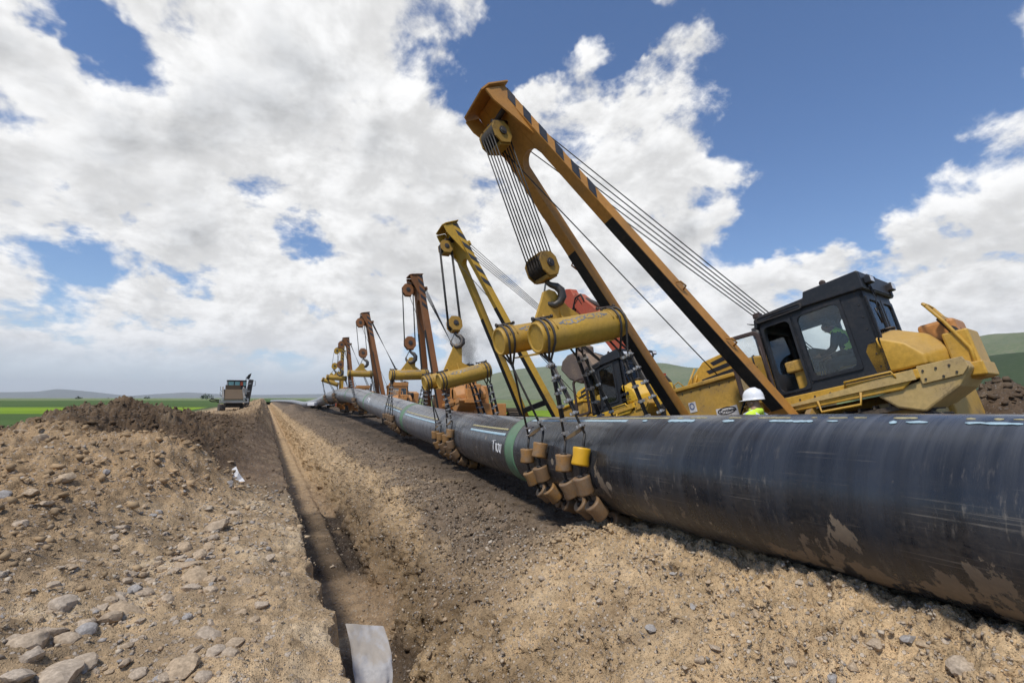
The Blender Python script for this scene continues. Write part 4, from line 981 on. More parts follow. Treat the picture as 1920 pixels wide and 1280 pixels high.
    if near < 2:
        MB().box((-1.0, -1.908, 2.98), (1.0, .02, .24)).build('rear_panel', M['black'], cab)
        for p in ((-1.62, -1.95, 2.98), (-.66, -1.95, 2.98), (-.42, -1.9, 3.06)):
            l = MB().box(p, (.17, .09, .11)).cyl(Vector(p) + Vector((0, .03, -.06)), Vector(p) + Vector((0, .03, -.12)), .02).build('work_lamp', M['black'], cab, .01); MB().box(Vector(p) + Vector((0, -.048, 0)), (.13, .006, .08)).build('lens', M['lamp'], l)
        l = MB().box((-1.62, -.14, 3.05), (.16, .12, .10)).cyl((-1.62, -.14, 2.96), (-1.62, -.14, 3.0), .03).build('work_lamp', M['brown_frame'], cab, .015); MB().box((-1.62, -.077, 3.05), (.12, .006, .07)).build('lens', M['lamp'], l)
        MB().tube([(-1.05, -1.80, 3.12), (-1.05, -1.80, 3.23), (-.70, -1.80, 3.23), (-.70, -1.80, 3.12)], .016).build('grab_bar', M['black'], cab)
        MB().tube([(-1.55, -1.90, 2.95), (-1.50, -1.92, 2.70), (-1.62, -1.90, 2.40)], .008).tube([(-1.52, -1.91, 2.96), (-1.46, -1.93, 2.72)], .008).tube([(-1.63, -1.9, 2.52), (-1.55, -1.9, 2.28)], .014).build('wiper', M['black'], cab)
        MB().lathe([(.02, -.01), (.05, -.01), (.05, .01), (.02, .01)], (-1.7, -1.35, 3.18), X3, 12).build('lifting_eye', M['brown_frame'], cab)
    elif near < 3:
        for p in ((-1.6, -1.78, 3.19), (-.7, -1.78, 3.19)): MB().box(p, (.18, .12, .12)).build('work_lamp', M['black'], cab)
    # ---- boom
    Pf = Vector((foot_x, foot_y, .85)); T = w2l(tip); a = (T - Pf); L = a.length; a.normalize(); w = (Y3 - a * a.y).normalized(); n = a.cross(w); t2 = .115 if near < 2 else .15; hw = .118 if near < 2 else .15
    cl = lambda s: half + (.25 - half) * (s / L)
    B = lambda s, ww, nn=0: Pf + a * s + w * ww + n * nn
    legs = []
    for sg in (-1, 1):
        pl_ = [(-.1, sg * (half - hw)), (-.1, sg * (half + hw)), (L, sg * (.25 + hw)), (L, sg * (.25 - hw * .95))]
        lg = MB().prism(pl_, Pf, a, w, n, -t2, t2).build('boom_leg', boomm, root, .012); legs.append(lg)
        if pal.get('pad', True):
            MB().prism([(L * .06, sg * (cl(L * .06) - hw + .012)), (L * .06, sg * (cl(L * .06) + hw - .012)), (L * .60, sg * (cl(L * .60) + hw - .012)), (L * .60, sg * (cl(L * .60) - hw + .012))], Pf, a, w, n, t2 + .001, t2 + .012).build('tar_coat', M['grime'], lg)
        if stripes:
            ns_ = 11 if near < 2 else 9; sl = -.22 if near == 0 else .30
            for i in range(ns_):
                if i % 2: continue
                s0, s1 = L * (.99 - .028 * i), L * (.99 - .028 * (i + 1)); side_w = lambda s: sg * (cl(s) + hw + .004)
                q = [(s0, -t2 + .01), (s1, -t2 + .01), (s1 + sl, t2 - .01), (s0 + sl, t2 - .01)]; q = [(min(s, L * .995), nn) for s, nn in q]
                d1 = MB(); P = [B(s, side_w(s) + sg * e, nn) for e in (-.003, .003) for s, nn in q]; d1.add(P, [(0, 1, 2, 3), (4, 5, 6, 7), (0, 1, 5, 4), (1, 2, 6, 5), (2, 3, 7, 6), (3, 0, 4, 7)])
                d1.build('hazard_stripe', M['stripe'], lg)
        if near == 0:
            for s in (.22, .38, .56): MB().tube([B(L * s, sg * (cl(L * s) + hw * .2), -t2), B(L * s + .03, sg * (cl(L * s) + hw * .2), -t2 - .09), B(L * s + .17, sg * (cl(L * s) + hw * .2), -t2 - .09), B(L * s + .2, sg * (cl(L * s) + hw * .2), -t2)] if sg < 0 and s > .5 else
                                                   [B(L * s, sg * (cl(L * s) + hw), .0), B(L * s + .03, sg * (cl(L * s) + hw + .08), .0), B(L * s + .15, sg * (cl(L * s) + hw + .08), .05), B(L * s + .18, sg * (cl(L * s) + hw), .05)], .016).build('rope_keeper', boomm, lg)
        br_ = MB().prism([(-.38, -.30), (.18, -.30), (.18, .30), (-.38, .30)], Pf + w * (sg * half), a, n, w, -.30, -.20).prism([(-.38, -.30), (.18, -.30), (.18, .30), (-.38, .30)], Pf + w * (sg * half), a, n, w, .20, .30).cyl(Pf + w * (sg * half - .36), Pf + w * (sg * half + .36), .09)
        br_.build('boom_pivot', side, root)
    pk = 12; i0 = L * (.815 if near < 2 else .79); ri = cl(i0) - hw * .9; arch = [(i0 - .5, -(cl(i0 - .5) - hw * .5))] + [(i0 + ri * math.sin(PI * i / pk), -ri * math.cos(PI * i / pk)) for i in range(pk + 1)] + [(i0 - .5, cl(i0 - .5) - hw * .5)]
    MB().prism(arch + [(L - .01, .36), (L - .01, -.36)], Pf, a, w, n, -t2 * .86, t2 * .86).build('head_plate', boomm, root)
    for sg in (-1, 1): MB().prism([(L * .86, t2), (L * .995, t2), (L * .995, t2 + .36), (L * .965, t2 + .36)], Pf + w * (sg * .39), a, n, w, -.015, .015).build('head_cheek', boomm, root)
    MB().prism([(-.45, -t2 - .04), (.45, -t2 - .04), (.45, t2 + .26), (.34, t2 + .38), (-.34, t2 + .38), (-.45, t2 + .26)], B(L, 0), w, n, a, .0, .03).build('end_plate', boomm, root)
    if cross:
        MB().prism([(L * cross - .09, -(cl(L * cross) - hw + .01)), (L * cross - .09, cl(L * cross) - hw + .01), (L * cross + .09, cl(L * cross) - hw + .01), (L * cross + .09, -(cl(L * cross) - hw + .01))], Pf, a, w, n, -.09, .09).build('cross_bar', M['grime'], root)
    if near == 0:
        MB().prism([(-.06, -half + hw), (-.06, half - hw), (.30, half - hw - .05), (.42, -half + hw + .05)], Pf + n * -.02, a, w, n, -.02, .02).build('cross_plate', boomm, root, .008)
    # ---- hoist: head block, falls, hook block and hook
    B1 = B(L - .62, 0, t2 + .20 + br * .9)
    B2 = w2l(hook_at); dn = (B2 - B1).normalized()
    B1b = B1 + dn * .12
    hb, q, W = block(root, 'head_block', B1b, Y3, dn, br, ns, M['block'] if near < 2 else boomm)
    MB().tube([B(L - .55, -.06, t2), B1b - dn * (br * 1.35) + w * -.06, B1b - dn * (br * .7)], .045).tube([B(L - .55, .06, t2), B1b - dn * (br * 1.35) + w * .06, B1b - dn * (br * .7)], .045).cyl(B(L - .40, -.3, t2 + .08), B(L - .40, .3, t2 + .08), .05).build('shackle', M['brown_frame'], hb)
    kb, q, W = block(root, 'hook_block', B2, Y3, dn, br * 1.02, ns, M['block'] if near < 2 else boomm)
    ax = (Y3 - dn * Y3.dot(dn)).normalized()
    for i in range(ns):
        for sg in (-1, 1):
            o_ = ax * ((i - (ns - 1) / 2) * .07) + q * (sg * br * .93); MB().tube([B1b + o_, B2 + o_], .0135 if near < 2 else .02, 6).build('hoist_rope', M['rope'], root)
    hd = dn; hx = (w2l(Vector(hook_at) + Vector((.9, -.43, 0))) - B2); hx = (hx - hd * hx.dot(hd)).normalized(); S = br / .24
    o_ = B2 + hd * (br * 1.12); pth = [(0, -.02), (0, .08), (.05, .14), (.14, .20), (.205, .31), (.19, .44), (.10, .535), (-.02, .555), (-.13, .50), (-.185, .40), (-.19, .32)]
    MB().tube([o_ + hx * (p * S) + hd * (r_ * S) for p, r_ in pth], [.055 * S, .055 * S, .06 * S, .078 * S, .088 * S, .092 * S, .085 * S, .075 * S, .062 * S, .045 * S, .03 * S], 10).build('hook', M['steel'], kb)
    MB().tube([o_ + hx * (-.18 * S) + hd * (.33 * S), o_ + hx * (-.06 * S) + hd * (.10 * S), o_ + hd * (.02 * S)], .02 * S, 6).build('safety_latch', M['clip'], kb)
    # ---- luffing ropes to the winch and the single hauling line
    wn = Vector((-.05, -.35, 2.42)); MB().cyl(wn + Vector((-.3, 0, -.25)), wn + Vector((.4, 0, -.25)), .26, n=18).build('winch_drum', M['grime'], root)
    lb = MB().box(B(L * .905, 0, -t2 - .12), (.5, .18, .26), Matrix((w, a, n)).transposed()).build('luffing_block', boomm, root, .02)
    for i in range(5): MB().tube([B(L * .905, -.26 + .13 * i, -t2 - .14), wn + Vector((-.18 + .10 * i, .06 * i, .02 - .03 * i))], .012 if near < 2 else .014, 6).build('luffing_rope', M['rope'], root)
    MB().tube([B1b + ax * .1 - dn * .05, Vector((-.95, 1.1, 1.95))], .0125, 6).build('hauling_line', M['rope'], root)
    return root, B


YEL = dict(body='yellow', body2='beige', cab='black', boom='boom_orange', side='yellow_mud')
YEL2 = dict(body='yellow_bright', body2='yellow', cab='black', boom='boom_yellow', side='yellow_mud', text=True)
ORA = dict(body='orange', body2='orange', cab='orange', boom='boom_rust', side='orange')
near_tr, _ = sideboom('yellow tractor with open black cab and tall orange boom, nearest of the row', (9.8, 5.58, .45), 13, (3.49, 7.75, 7.46), YEL, yaw=9, foot_y=.62, half=.97, hook_at=(4.22, 7.15, 4.22), ns=5, br=.205, near=0)
sideboom('bright yellow tractor lettered D355C with black cab and yellow boom, second in the row', (10.95, 12.35, -.10), 13, (5.80, 16.45, 8.20), YEL2, hook_at=(5.62, 15.4, 4.42), foot_y=2.35, ns=3, br=.24, cross=.18, near=1)
sideboom('orange tractor with orange cab and dark rusty boom, third in the row', (9.75, 23.6, .15), 7, (6.98, 25.0, 8.42), ORA, hook_at=(6.55, 24.6, 4.75), ns=2, br=.30, near=2)
sideboom('orange tractor with rusty boom, fourth in the row where the pipe rises', (10.5, 39.6, -.1), 3, (7.25, 41.2, 8.95), ORA, hook_at=(6.95, 40.6, 5.55), ns=2, br=.34, near=2)
sideboom('far rusty tractor with boom over the crest of the pipe, fifth in the row', (10.6, 56.0, .1), 0, (7.95, 56.8, 8.65), ORA, hook_at=(7.3, 56.6, 5.6), ns=2, br=.36, near=3)
sideboom('farthest tractor with yellow striped boom seen behind the fifth one', (10.6, 66.0, .1), 0, (8.75, 66.4, 8.75), dict(ORA, boom='boom_yellow'), hook_at=(7.85, 66.3, 6.0), ns=2, br=.36, near=3)


# ------------------------------------------------------------------ spreader beams with slings and roller cradles
def roller_mat(name, col):
    m, t, b = new_mat(name); co = t.n.new('ShaderNodeTexCoord').outputs['Object']; oi = t.n.new('ShaderNodeObjectInfo'); n = t.noise(co, 9, 6, .6); s = t.n.new('ShaderNodeSeparateXYZ'); t.l.new(co, s.inputs[0])
    c = t.mix(t.math('MULTIPLY', t.smooth(n, .3, .75), t.math('ADD', .35, t.math('MULTIPLY', oi.outputs['Random'], .5))), col, (.22, .165, .115)); c = t.mix(t.smooth(t.noise(co, 40, 3), .50, .72, 0, .6), c, (.10, .07, .05))
    t.l.new(c, b.inputs['Base Color']); b.inputs['Roughness'].default_value = .55; t.l.new(t.bump(n, .3, .01), b.inputs['Normal']); return m


M['roller'] = roller_mat('roller_brown', (.20, .115, .050)); M['roller_amber'] = roller_mat('roller_amber', (.30, .15, .035)); M['roller_yellow'] = flat('roller_yellow', (.66, .36, .012), .45, 0, .12, 10)


def roller_mesh(nm, mat, n=22):
    mb = MB().lathe([(.045, -.120), (.105, -.128), (.126, -.122), (.130, -.10), (.117, 0), (.130, .10), (.126, .122), (.105, .128), (.045, .120)], (0, 0, 0), Z3, n)
    o = mb.build(nm, M[mat]); me = o.data; bpy.data.objects.remove(o); return me


RM = {k: roller_mesh('roller', k) for k in ('roller', 'roller_amber', 'roller_yellow')}; RMF = roller_mesh('roller', 'roller', 10)
clip_mb = MB().tube([(.045 * math.cos(t), .045 * math.sin(t), 0) for t in [2 * PI * i / 10 for i in range(10)]], .013, 5, True).box((.07, .03, 0), (.07, .022, .022)).box((.07, -.03, 0), (.07, .022, .022)).cyl((.10, .03, -.02), (.10, .03, .02), .02, n=6, smooth=False).cyl((.10, -.03, -.02), (.10, -.03, .02), .02, n=6, smooth=False).box((.045, 0, 0), (.03, .09, .045))
_c = clip_mb.build('rope_clip', M['clip']); CLIP = _c.data; bpy.data.objects.remove(_c)


def cradle(label, C, tubes, dia, chains, apex, near, phase=0.0, rsp=.335, plate=True, group='roller cradles hanging under the spreader beams'):
    root = empty('roller_cradle', C, label, 'lifting cradle', group); C = Vector(C); Lc = lambda p: Vector(p) - C
    beams = []
    for (l, r_) in tubes:
        l, r_ = Lc(l), Lc(r_); d = (r_ - l).normalized(); up = (Z3 - d * d.z).normalized(); sd = d.cross(up); rad = dia / 2; beams.append((l, r_, d, up, sd))
        tb = MB().lathe([(rad * .80, .006), (rad * .84, -.012), (rad * .97, -.012), (rad, .01), (rad, (r_ - l).length - .01), (rad * .97, (r_ - l).length + .012), (rad * .84, (r_ - l).length + .012), (rad * .8, (r_ - l).length - .006)], l, d, 36).build('spreader_tube', M['beam'], root)
        for e0 in (0, 1):
            o_ = l if e0 == 0 else r_; dd = d if e0 == 0 else -d
            gd = MB()
            for i in range(4):
                c = o_ + dd * (.05 + .075 * i); gd.tube([c + (up * math.cos(t) + sd * math.sin(t)) * (rad + .008) for t in [R(-70) + R(140) * k / 12 for k in range(13)]], .011, 5)
            gd.build('rope_guide', M['beam'], tb)
            if near < 3:
                MB().cyl(o_ + dd * .02 + up * (rad + .05) - sd * .02, o_ + dd * .36 + up * (rad + .05) - sd * .02, .016, n=8).cyl(o_ + dd * .0 + up * (rad + .05) - sd * .02, o_ + dd * .03 + up * (rad + .05) - sd * .02, .035, n=8).cyl(o_ + dd * .35 + up * (rad + .05) - sd * .02, o_ + dd * .38 + up * (rad + .05) - sd * .02, .03, n=8).box(o_ + dd * .1 + up * (rad + .02), (.03, .03, .06)).box(o_ + dd * .3 + up * (rad + .02), (.03, .03, .06)).build('retaining_pin', M['steel'], tb)
        # bare scraped steel where the ropes and soil have rubbed
        if near < 4:
            rr = random.Random(int(l.length * 100)); mbs = MB(); NN = 40; LL = (r_ - l).length; P = []
            for i in range(NN + 1):
                u_ = i / NN; a0 = 50 + rr.uniform(-3, 3) + 4 * math.sin(u_ * 7) - 10 * u_; wd = (12 + rr.uniform(-5, 4)) * min(1, 6 * u_ + .1, 6 * (1 - u_) + .1)
                for q in (a0 - wd, a0 + wd): P.append(l + d * (LL * (.20 + .60 * u_)) + (up * math.cos(R(q)) - sd * math.sin(R(q)) * (1 if sd.y > 0 else -1)) * (rad + .003))
            mbs.add(P, [(2 * i, 2 * i + 1, 2 * i + 3, 2 * i + 2) for i in range(NN)], True); mbs.build('bare_scrape', M['scrape'], tb, fix=False)
    # lug plate, gussets and the plate that ties the tubes together
    l0, r0, d, up, sd = beams[0]; mid = sum(((b[0] + b[1]) / 2 for b in beams), Vector()) / len(beams); A = Lc(apex); hgt = (A - mid).dot(up); sx = (A - mid).dot(d); k = dia / .5
    pts = [(-.46 * k, 0), (-.46 * k, .20 * k), (sx - .17 * k, hgt - .06), (sx - .10 * k, hgt + .07), (sx + .02 * k, hgt + .10), (sx + .13 * k, hgt + .05), (sx + .19 * k, hgt - .05), (.30 * k, .42 * k), (.62 * k, .16 * k), (.62 * k, 0)]
    hole = (sx, hgt - .10)
    lp = MB(); o_ = mid
    lp.prism(pts, o_, d, up, sd, -.035, .035); lp.prism([(-.14 * k, 0), (.14 * k, 0), (.03, .45 * k), (-.03, .45 * k)], o_ + d * (.12 * k), sd, up, d, -.02, .02); lp.prism([(-.3 * k, 0), (.3 * k, 0), (.05, .34 * k), (-.05, .34 * k)], o_ + d * (-.25 * k), sd, up, d, -.02, .02)
    lp.build('lifting_lug', M['beam'], root, .008)
    if plate and len(beams) > 1:
        w_ = (beams[1][0] - beams[0][0]).dot(sd); LL = (r0 - l0).length
        MB().prism([(LL * .12, min(0, w_) - .06), (LL * .88, min(0, w_) - .06), (LL * .88, max(0, w_) + .06), (LL * .12, max(0, w_) + .06)], l0 - up * (dia / 2 + .012), d, sd, up, -.012, .012).build('tie_plate', M['beam'], root)
        MB().prism([(LL * .25, min(0, w_)), (LL * .75, min(0, w_)), (LL * .75, max(0, w_)), (LL * .25, max(0, w_))], l0 + up * (dia * .28), d, sd, up, -.02, .02).build('bridge_plate', M['beam'], root)
    # chains of rollers round the pipe
    ro = PR + .135
    for ci, (yc, ph) in enumerate(chains):
        b = beams[min(ci * len(beams) // len(chains), len(beams) - 1)]; l, r_, d, up, sd = b; k_in = ci % 2
        c, pd, e, g = pipe_frame(yc); c = Lc(c); at = lambda deg, rr=ro: c + (e * math.cos(R(deg)) + g * math.sin(R(deg))) * rr
        aL, aR = 180 - ph, 360 + ph * .6; step = math.degrees(rsp / ro)
        for side, o_, dd in ((0, l, d), (1, r_, -d)):
            ang = aL - 12 if side == 0 else aR + 12; end = at(ang) + Vector((0, 0, .10))
            top = o_ + dd * (.06 + .11 * k_in); rad = dia / 2 + .03
            loop = [top + (up * math.cos(R(t)) + sd * math.sin(R(t)) * (1 if k_in == 0 else -1)) * rad for t in range(-115, 116, 23)]
            if side == 1: loop = loop[::-1]
            s_ = MB(); rr_ = .020 if near < 2 else .022
            j1, j2 = loop[0], loop[-1]; join = end.lerp((j1 + j2) / 2, .80)
            s_.tube([end, join, j1] + loop[1:-1] + [j2, join + Vector((0, 0, .01))], rr_, 6)
            dbl = (near < 2) and (side == 1 or ci in (0, 1)); off = Vector((.045, .0, 0))
            if dbl: s_.tube([end.lerp(join, .25) + off, join + off], rr_, 6)
            sl = s_.build('sling', M['sling'], root)
            if near < 2:
                dv = (join - end); ncl = 6 if dbl else 2; q_ = dv.normalized().to_track_quat('Z', 'Y')
                for i in range(ncl):
                    f = (.10 + .84 * i / max(1, ncl - 1)) if dbl else (.04 + .10 * i)
                    o2 = bpy.data.objects.new('rope_clip', CLIP); COL.objects.link(o2); o2.parent = sl; o2.location = end + dv * f + off * .4; o2.rotation_mode = 'QUATERNION'; o2.rotation_quaternion = q_ @ Vector((0, 0, 1)).rotation_difference(Vector((0, 0, 1))) ; o2.rotation_quaternion.rotate(Matrix.Rotation(0, 3, 'Z'))
            elif near < 4:
                dv = (join - end); g_ = MB()
                for i in range(6):
                    p = end + dv * (.12 + .15 * i); g_.box(p, (.12, .06, .06))
                tag(g_.build('rope_clips', M['clip'], sl), kind='stuff')
        n_ = int((aR - aL) / step); cab_ = MB(); arc = [at(aL - 12) + Vector((0, 0, .10))] + [at(aL - 8 + (aR - aL + 16) * i / 40) for i in range(41)] + [at(aR + 12) + Vector((0, 0, .10))]
        cab_.tube(arc, .022, 6)
        for i in range(n_ + 1):
            a_ = aL + 4 + step * i
            if a_ > aR - 2: break
            p = at(a_); tv = (at(a_ + 1) - at(a_ - 1)).normalized()
            for s in (-1, 1): cab_.cyl(p + tv * (s * .118), p + tv * (s * .150), .055, .035, 8)
            me = RMF if near > 1 else RM['roller_amber' if (i + ci) % 4 == 0 or i == 0 else 'roller']
            if near == 0 and i == 0 and ci == 0: me = RM['roller_yellow']
            o2 = bpy.data.objects.new('roller', me); COL.objects.link(o2); o2.parent = root; o2.location = p; o2.rotation_mode = 'QUATERNION'; o2.rotation_quaternion = tv.to_track_quat('Z', 'Y')
        cab_.build('cradle_cable', M['rope'], root)
        if near < 2 and ci in (0, 2):
            c2, pd2, e2, g2 = pipe_frame(chains[ci + 1][0]); p1 = at(aL - 14) + Vector((-.02, 0, .16)); p2 = Lc(c2) + (e2 * math.cos(R(aL)) + g2 * math.sin(R(aL))) * ro + Vector((0, 0, .16))
            dv = (p2 - p1); MB().prism([(0, -.02), (dv.length * .5, -.035), (dv.length, -.02), (dv.length, .02), (dv.length * .5, .03), (0, .02)], p1, dv.normalized(), Z3, dv.normalized().cross(Z3), -.006, .006).build('strap', M['orange_strap'], root)
    return root


cradle('nearest pair of scraped yellow spreader tubes with slings to amber rollers under the pipe', (4.55, 7.05, 3.05),
       [((3.72, 6.50, 2.87), (5.34, 6.50, 3.22)), ((3.66, 7.72, 2.93), (5.28, 7.72, 3.28))], .50, [(5.74, 14), (6.28, 5), (7.28, 14), (7.86, 5)], (4.32, 7.08, 3.72), 0, rsp=.40)
cradle('second pair of yellow spreader tubes hooked to the yellow boom with rollers round the pipe', (5.7, 15.0, 2.6),
       [((4.82, 14.55, 2.44), (6.52, 14.55, 2.86)), ((4.74, 15.85, 2.42), (6.44, 15.85, 2.84))], .50, [(14.22, 12), (14.65, 0), (15.35, 0), (16.0, 0)], (5.62, 15.25, 3.62), 1)
cradle('third spreader tube, level and yellow, on the dark rusty boom with rollers below it', (6.5, 24.5, 3.1),
       [((5.55, 24.5, 3.06), (7.52, 24.5, 3.14))], .52, [(23.6, 0), (24.2, 0), (24.8, 0), (25.6, -4)], (6.62, 24.5, 3.92), 2)
cradle('fourth spreader tube with dusty rollers where the pipe starts to climb', (6.6, 40.3, 3.9),
       [((5.78, 40.3, 3.86), (7.70, 40.3, 3.84))], .52, [(39.6, 4), (40.1, 2), (40.7, 0)], (6.85, 40.3, 4.6), 3)
cradle('fifth far spreader tube with muddy rollers at the crest of the pipe', (7.0, 57.2, 4.15),
       [((5.95, 57.2, 4.2), (8.1, 57.2, 4.05))], .55, [(56.6, 10), (57.2, 10), (57.8, 8)], (7.2, 57.1, 4.75), 4)
cradle('farthest tilted spreader tube hanging lowest with muddy rollers behind the crest', (7.4, 66.0, 4.0),
       [((6.35, 66.0, 4.25), (8.35, 66.0, 3.55))], .55, [(65.4, 10), (66.0, 10), (66.6, 8)], (7.5, 66.0, 5.0), 4)


# ------------------------------------------------------------------ red excavator behind the second tractor
ex = empty('excavator', (13.3, 13.2, -.2), 'red excavator with raised arm and brown bucket behind the second tractor', 'excavator')
E_ = lambda p: Vector(p) - Vector((13.3, 13.2, -.2))
for sx in (-1.15, 1.15):
    st = [(1.6 + .42 * math.cos(t), .45 + .42 * math.sin(t)) for t in np.linspace(-PI / 2, PI / 2, 9)] + [(-1.6 + .42 * math.cos(t), .45 + .42 * math.sin(t)) for t in np.linspace(PI / 2, 3 * PI / 2, 9)]
    MB().prism(st, (sx, 0, 0), Y3, Z3, X3, -.28, .28).build('track', M['track'], ex, .03)
MB().box((0, 0, .85), (1.6, 1.8, .35)).build('undercarriage', M['grime'], ex)
hs = MB().prism([(-2.2, 1.05), (-2.35, 1.5), (-2.2, 2.1), (.2, 2.15), (1.3, 2.0), (1.3, 1.05)], (0, 0, 0), Y3, Z3, X3, -1.3, 1.3).build('house', M['red'], ex, .08)
MB().prism([(-2.25, 1.0), (-2.55, 1.3), (-2.5, 2.0), (-2.2, 2.05)], (0, 0, 0), Y3, Z3, X3, -1.25, 1.25).build('counterweight', M['bucket'], ex, .06)
cb = MB().panel((-1.32, 0, 0), Y3, Z3, X3, .1, 1.6, 1.2, 2.95, [(.2, .85, 1.9, 2.8), (.95, 1.5, 1.5, 2.8)], .05).panel((-.35, 0, 0), Y3, Z3, X3, .1, 1.6, 1.2, 2.95, [(.25, 1.45, 1.9, 2.8)], .05).panel((0, 1.6, 0), X3, Z3, -Y3, -1.32, -.30, 1.2, 2.95, [(-1.22, -.4, 1.6, 2.8)], .05).panel((0, .1, 0), X3, Z3, Y3, -1.32, -.30, 1.2, 2.95, [(-1.22, -.4, 2.0, 2.8)], .05).box((-.81, .85, 2.99), (1.1, 1.6, .08)).build('cab', M['red'], ex)
MB().prism(rrect(.2, 1.5, 1.5, 2.8, .08), (-1.30, 0, 0), Y3, Z3, X3, .0, .01).build('pane', M['glass'], cb)
bp = [(.35, 1.75), (.9, 3.05), (2.6, 5.2), (5.35, 7.02), (5.75, 6.90), (5.62, 6.45), (3.1, 4.35), (1.9, 3.2), (1.0, 1.65)]
MB().prism(bp, (-.25, 0, 0), Y3, Z3, X3, -.26, .26).build('boom', M['red'], ex, .03)
sp_ = [(6.75, 7.20), (6.35, 7.42), (5.95, 7.35), (5.25, 6.45), (4.95, 5.2), (4.95, 3.95), (5.35, 3.90), (5.60, 5.3), (6.30, 6.1), (6.7, 6.7)]
MB().prism(sp_, (-.25, 0, 0), Y3, Z3, X3, -.20, .20).build('stick', M['red'], ex, .03)
for nm, p, q, r1, r2 in (('stick_cylinder', (-.25, 2.9, 5.75), (-.25, 6.35, 7.32), .10, .06), ('boom_cylinder', (.15, 1.3, 2.0), (.15, 3.0, 4.6), .10, .07), ('bucket_cylinder', (-.25, 6.2, 6.6), (-.25, 5.75, 4.35), .09, .05)):
    m_ = Vector(p).lerp(Vector(q), .58); MB().cyl(p, m_, r1, n=12).cyl(m_, q, r2, n=12).build(nm, M['steel'], ex)
MB().tube([(-.5, 4.7, 6.5), (-.5, 5.0, 6.9), (-.52, 5.4, 6.8), (-.5, 5.7, 6.2), (-.45, 5.6, 5.6)], .04).tube([(-.48, 4.9, 6.4), (-.5, 5.2, 6.75), (-.5, 5.5, 6.5), (-.45, 5.5, 5.9)], .035).build('hoses', M['grime'], ex)
bk = [(6.25, 3.45), (6.10, 3.85), (5.65, 4.12), (5.0, 4.22), (4.1, 3.98), (3.55, 3.45), (3.75, 3.20), (4.6, 2.75), (5.5, 2.95)]
MB().prism(bk, (-.25, 0, 0), Y3, Z3, X3, -.62, .62).build('bucket', M['bucket'], ex, .09)
MB().prism([(5.6, 4.0), (5.45, 4.5), (5.1, 4.6), (4.75, 4.45), (4.7, 4.05)], (-.25, 0, 0), Y3, Z3, X3, -.24, .24).build('bucket_bracket', M['bucket'], ex, .02)
for i in range(4): MB().box((-.70 + .3 * i, 3.5, 3.32), (.1, .3, .08)).build('tooth', M['steel'], ex)


# ------------------------------------------------------------------ padding machine on the spoil bank
pm = empty('padding_machine', (-2.42, 48.0, .78), 'grey white padding machine with sloping soil covered hopper on the spoil bank', 'padding machine', None, (0, 0, R(8))); pm.scale = (.80, .80, .86); pm.location = (-2.30, 48.0, .70)
for sx in (-1.08, 1.08):
    st = [(2.6 + .40 * math.cos(t), .42 + .40 * math.sin(t)) for t in np.linspace(-PI / 2, PI / 2, 7)] + [(.35 + .40 * math.cos(t), .42 + .40 * math.sin(t)) for t in np.linspace(PI / 2, 3 * PI / 2, 7)]
    MB().prism(st, (sx, 0, 0), Y3, Z3, X3, -.27, .27).build('track', M['track'], pm, .02)
MB().box((0, 1.5, .72), (1.6, 2.6, .5)).build('chassis', M['grime'], pm)
MB().box((-.05, -.12, 1.0), (2.75, .22, .16)).box((-1.35, -.1, 1.12), (.14, .25, .40)).box((1.25, -.1, 1.12), (.14, .25, .40)).build('front_beam', M['grey'], pm, .02)
hp = MB().prism([(-.05, 1.22), (-.05, 1.32), (1.15, 2.28), (1.15, 2.18)], (0, 0, 0), Y3, Z3, X3, -.98, .78).build('hopper_plate', M['soilplate'], pm)
MB().box((-.12, 1.2, 2.50), (1.45, .10, .42)).build('back_board', M['soilplate'], pm)
for sx in (-1.08, .88): MB().prism([(-.1, 1.1), (-.1, 1.45), (1.1, 2.55), (1.3, 2.5), (1.3, 1.1)], (sx, 0, 0), Y3, Z3, X3, -.06, .06).build('side_frame', M['grey'], pm, .02)
MB().box((-.1, .10, 1.15), (1.8, .2, .12)).build('lip', M['grey'], pm)
cb = MB().panel((0, 1.45, 0), X3, Z3, Y3, -.62, 1.18, 2.3, 3.16, [(-.56, -.06, 2.68, 3.08), (.04, .52, 2.68, 3.08), (.86, 1.12, 2.68, 3.08)], .06).panel((0, 2.75, 0), X3, Z3, -Y3, -.62, 1.18, 2.3, 3.16, [(-.56, -.06, 2.68, 3.08), (.04, 1.12, 2.68, 3.08)], .06).box((.28, 2.1, 3.19), (1.9, 1.45, .07)).box((.28, 2.1, 2.4), (1.8, 1.25, .3)).build('cab', M['black'], pm)
for a, b_ in ((-.56, -.06), (.04, .52), (.86, 1.12)): MB().box(((a + b_) / 2, 1.48, 2.88), (b_ - a, .012, .40)).build('window', M['teal_glass'], cb)
MB().box((.70, 1.46, 2.88), (.24, .08, .40)).build('red_panel', M['red'], pm)
MB().box((1.0, 1.0, 2.0), (.45, 1.1, .8)).build('engine_cover', M['grey'], pm, .04)
cv = MB().prism([(1.02, .75), (1.42, .70), (1.72, 3.25), (1.30, 3.30)], (0, .5, 0), X3, Z3, Y3, -.25, .45).build('conveyor', M['steel'], pm, .02)
for i in range(6): MB().box((1.10 + .045 * i, .20, .95 + .38 * i), (.34, .06, .12), Matrix.Rotation(-.15, 3, 'Y')).build('conveyor_slat', M['grey'] if i % 2 else M['grime'], cv)
MB().prism([(1.05, 3.35), (1.2, 3.75), (1.5, 3.95), (1.42, 3.55), (1.3, 3.30)], (0, .6, 0), X3, Z3, Y3, -.08, .08).tube([(1.0, .6, 3.1), (1.02, .6, 3.5), (1.15, .6, 3.6)], .03).build('head_arm', M['grime'], pm)
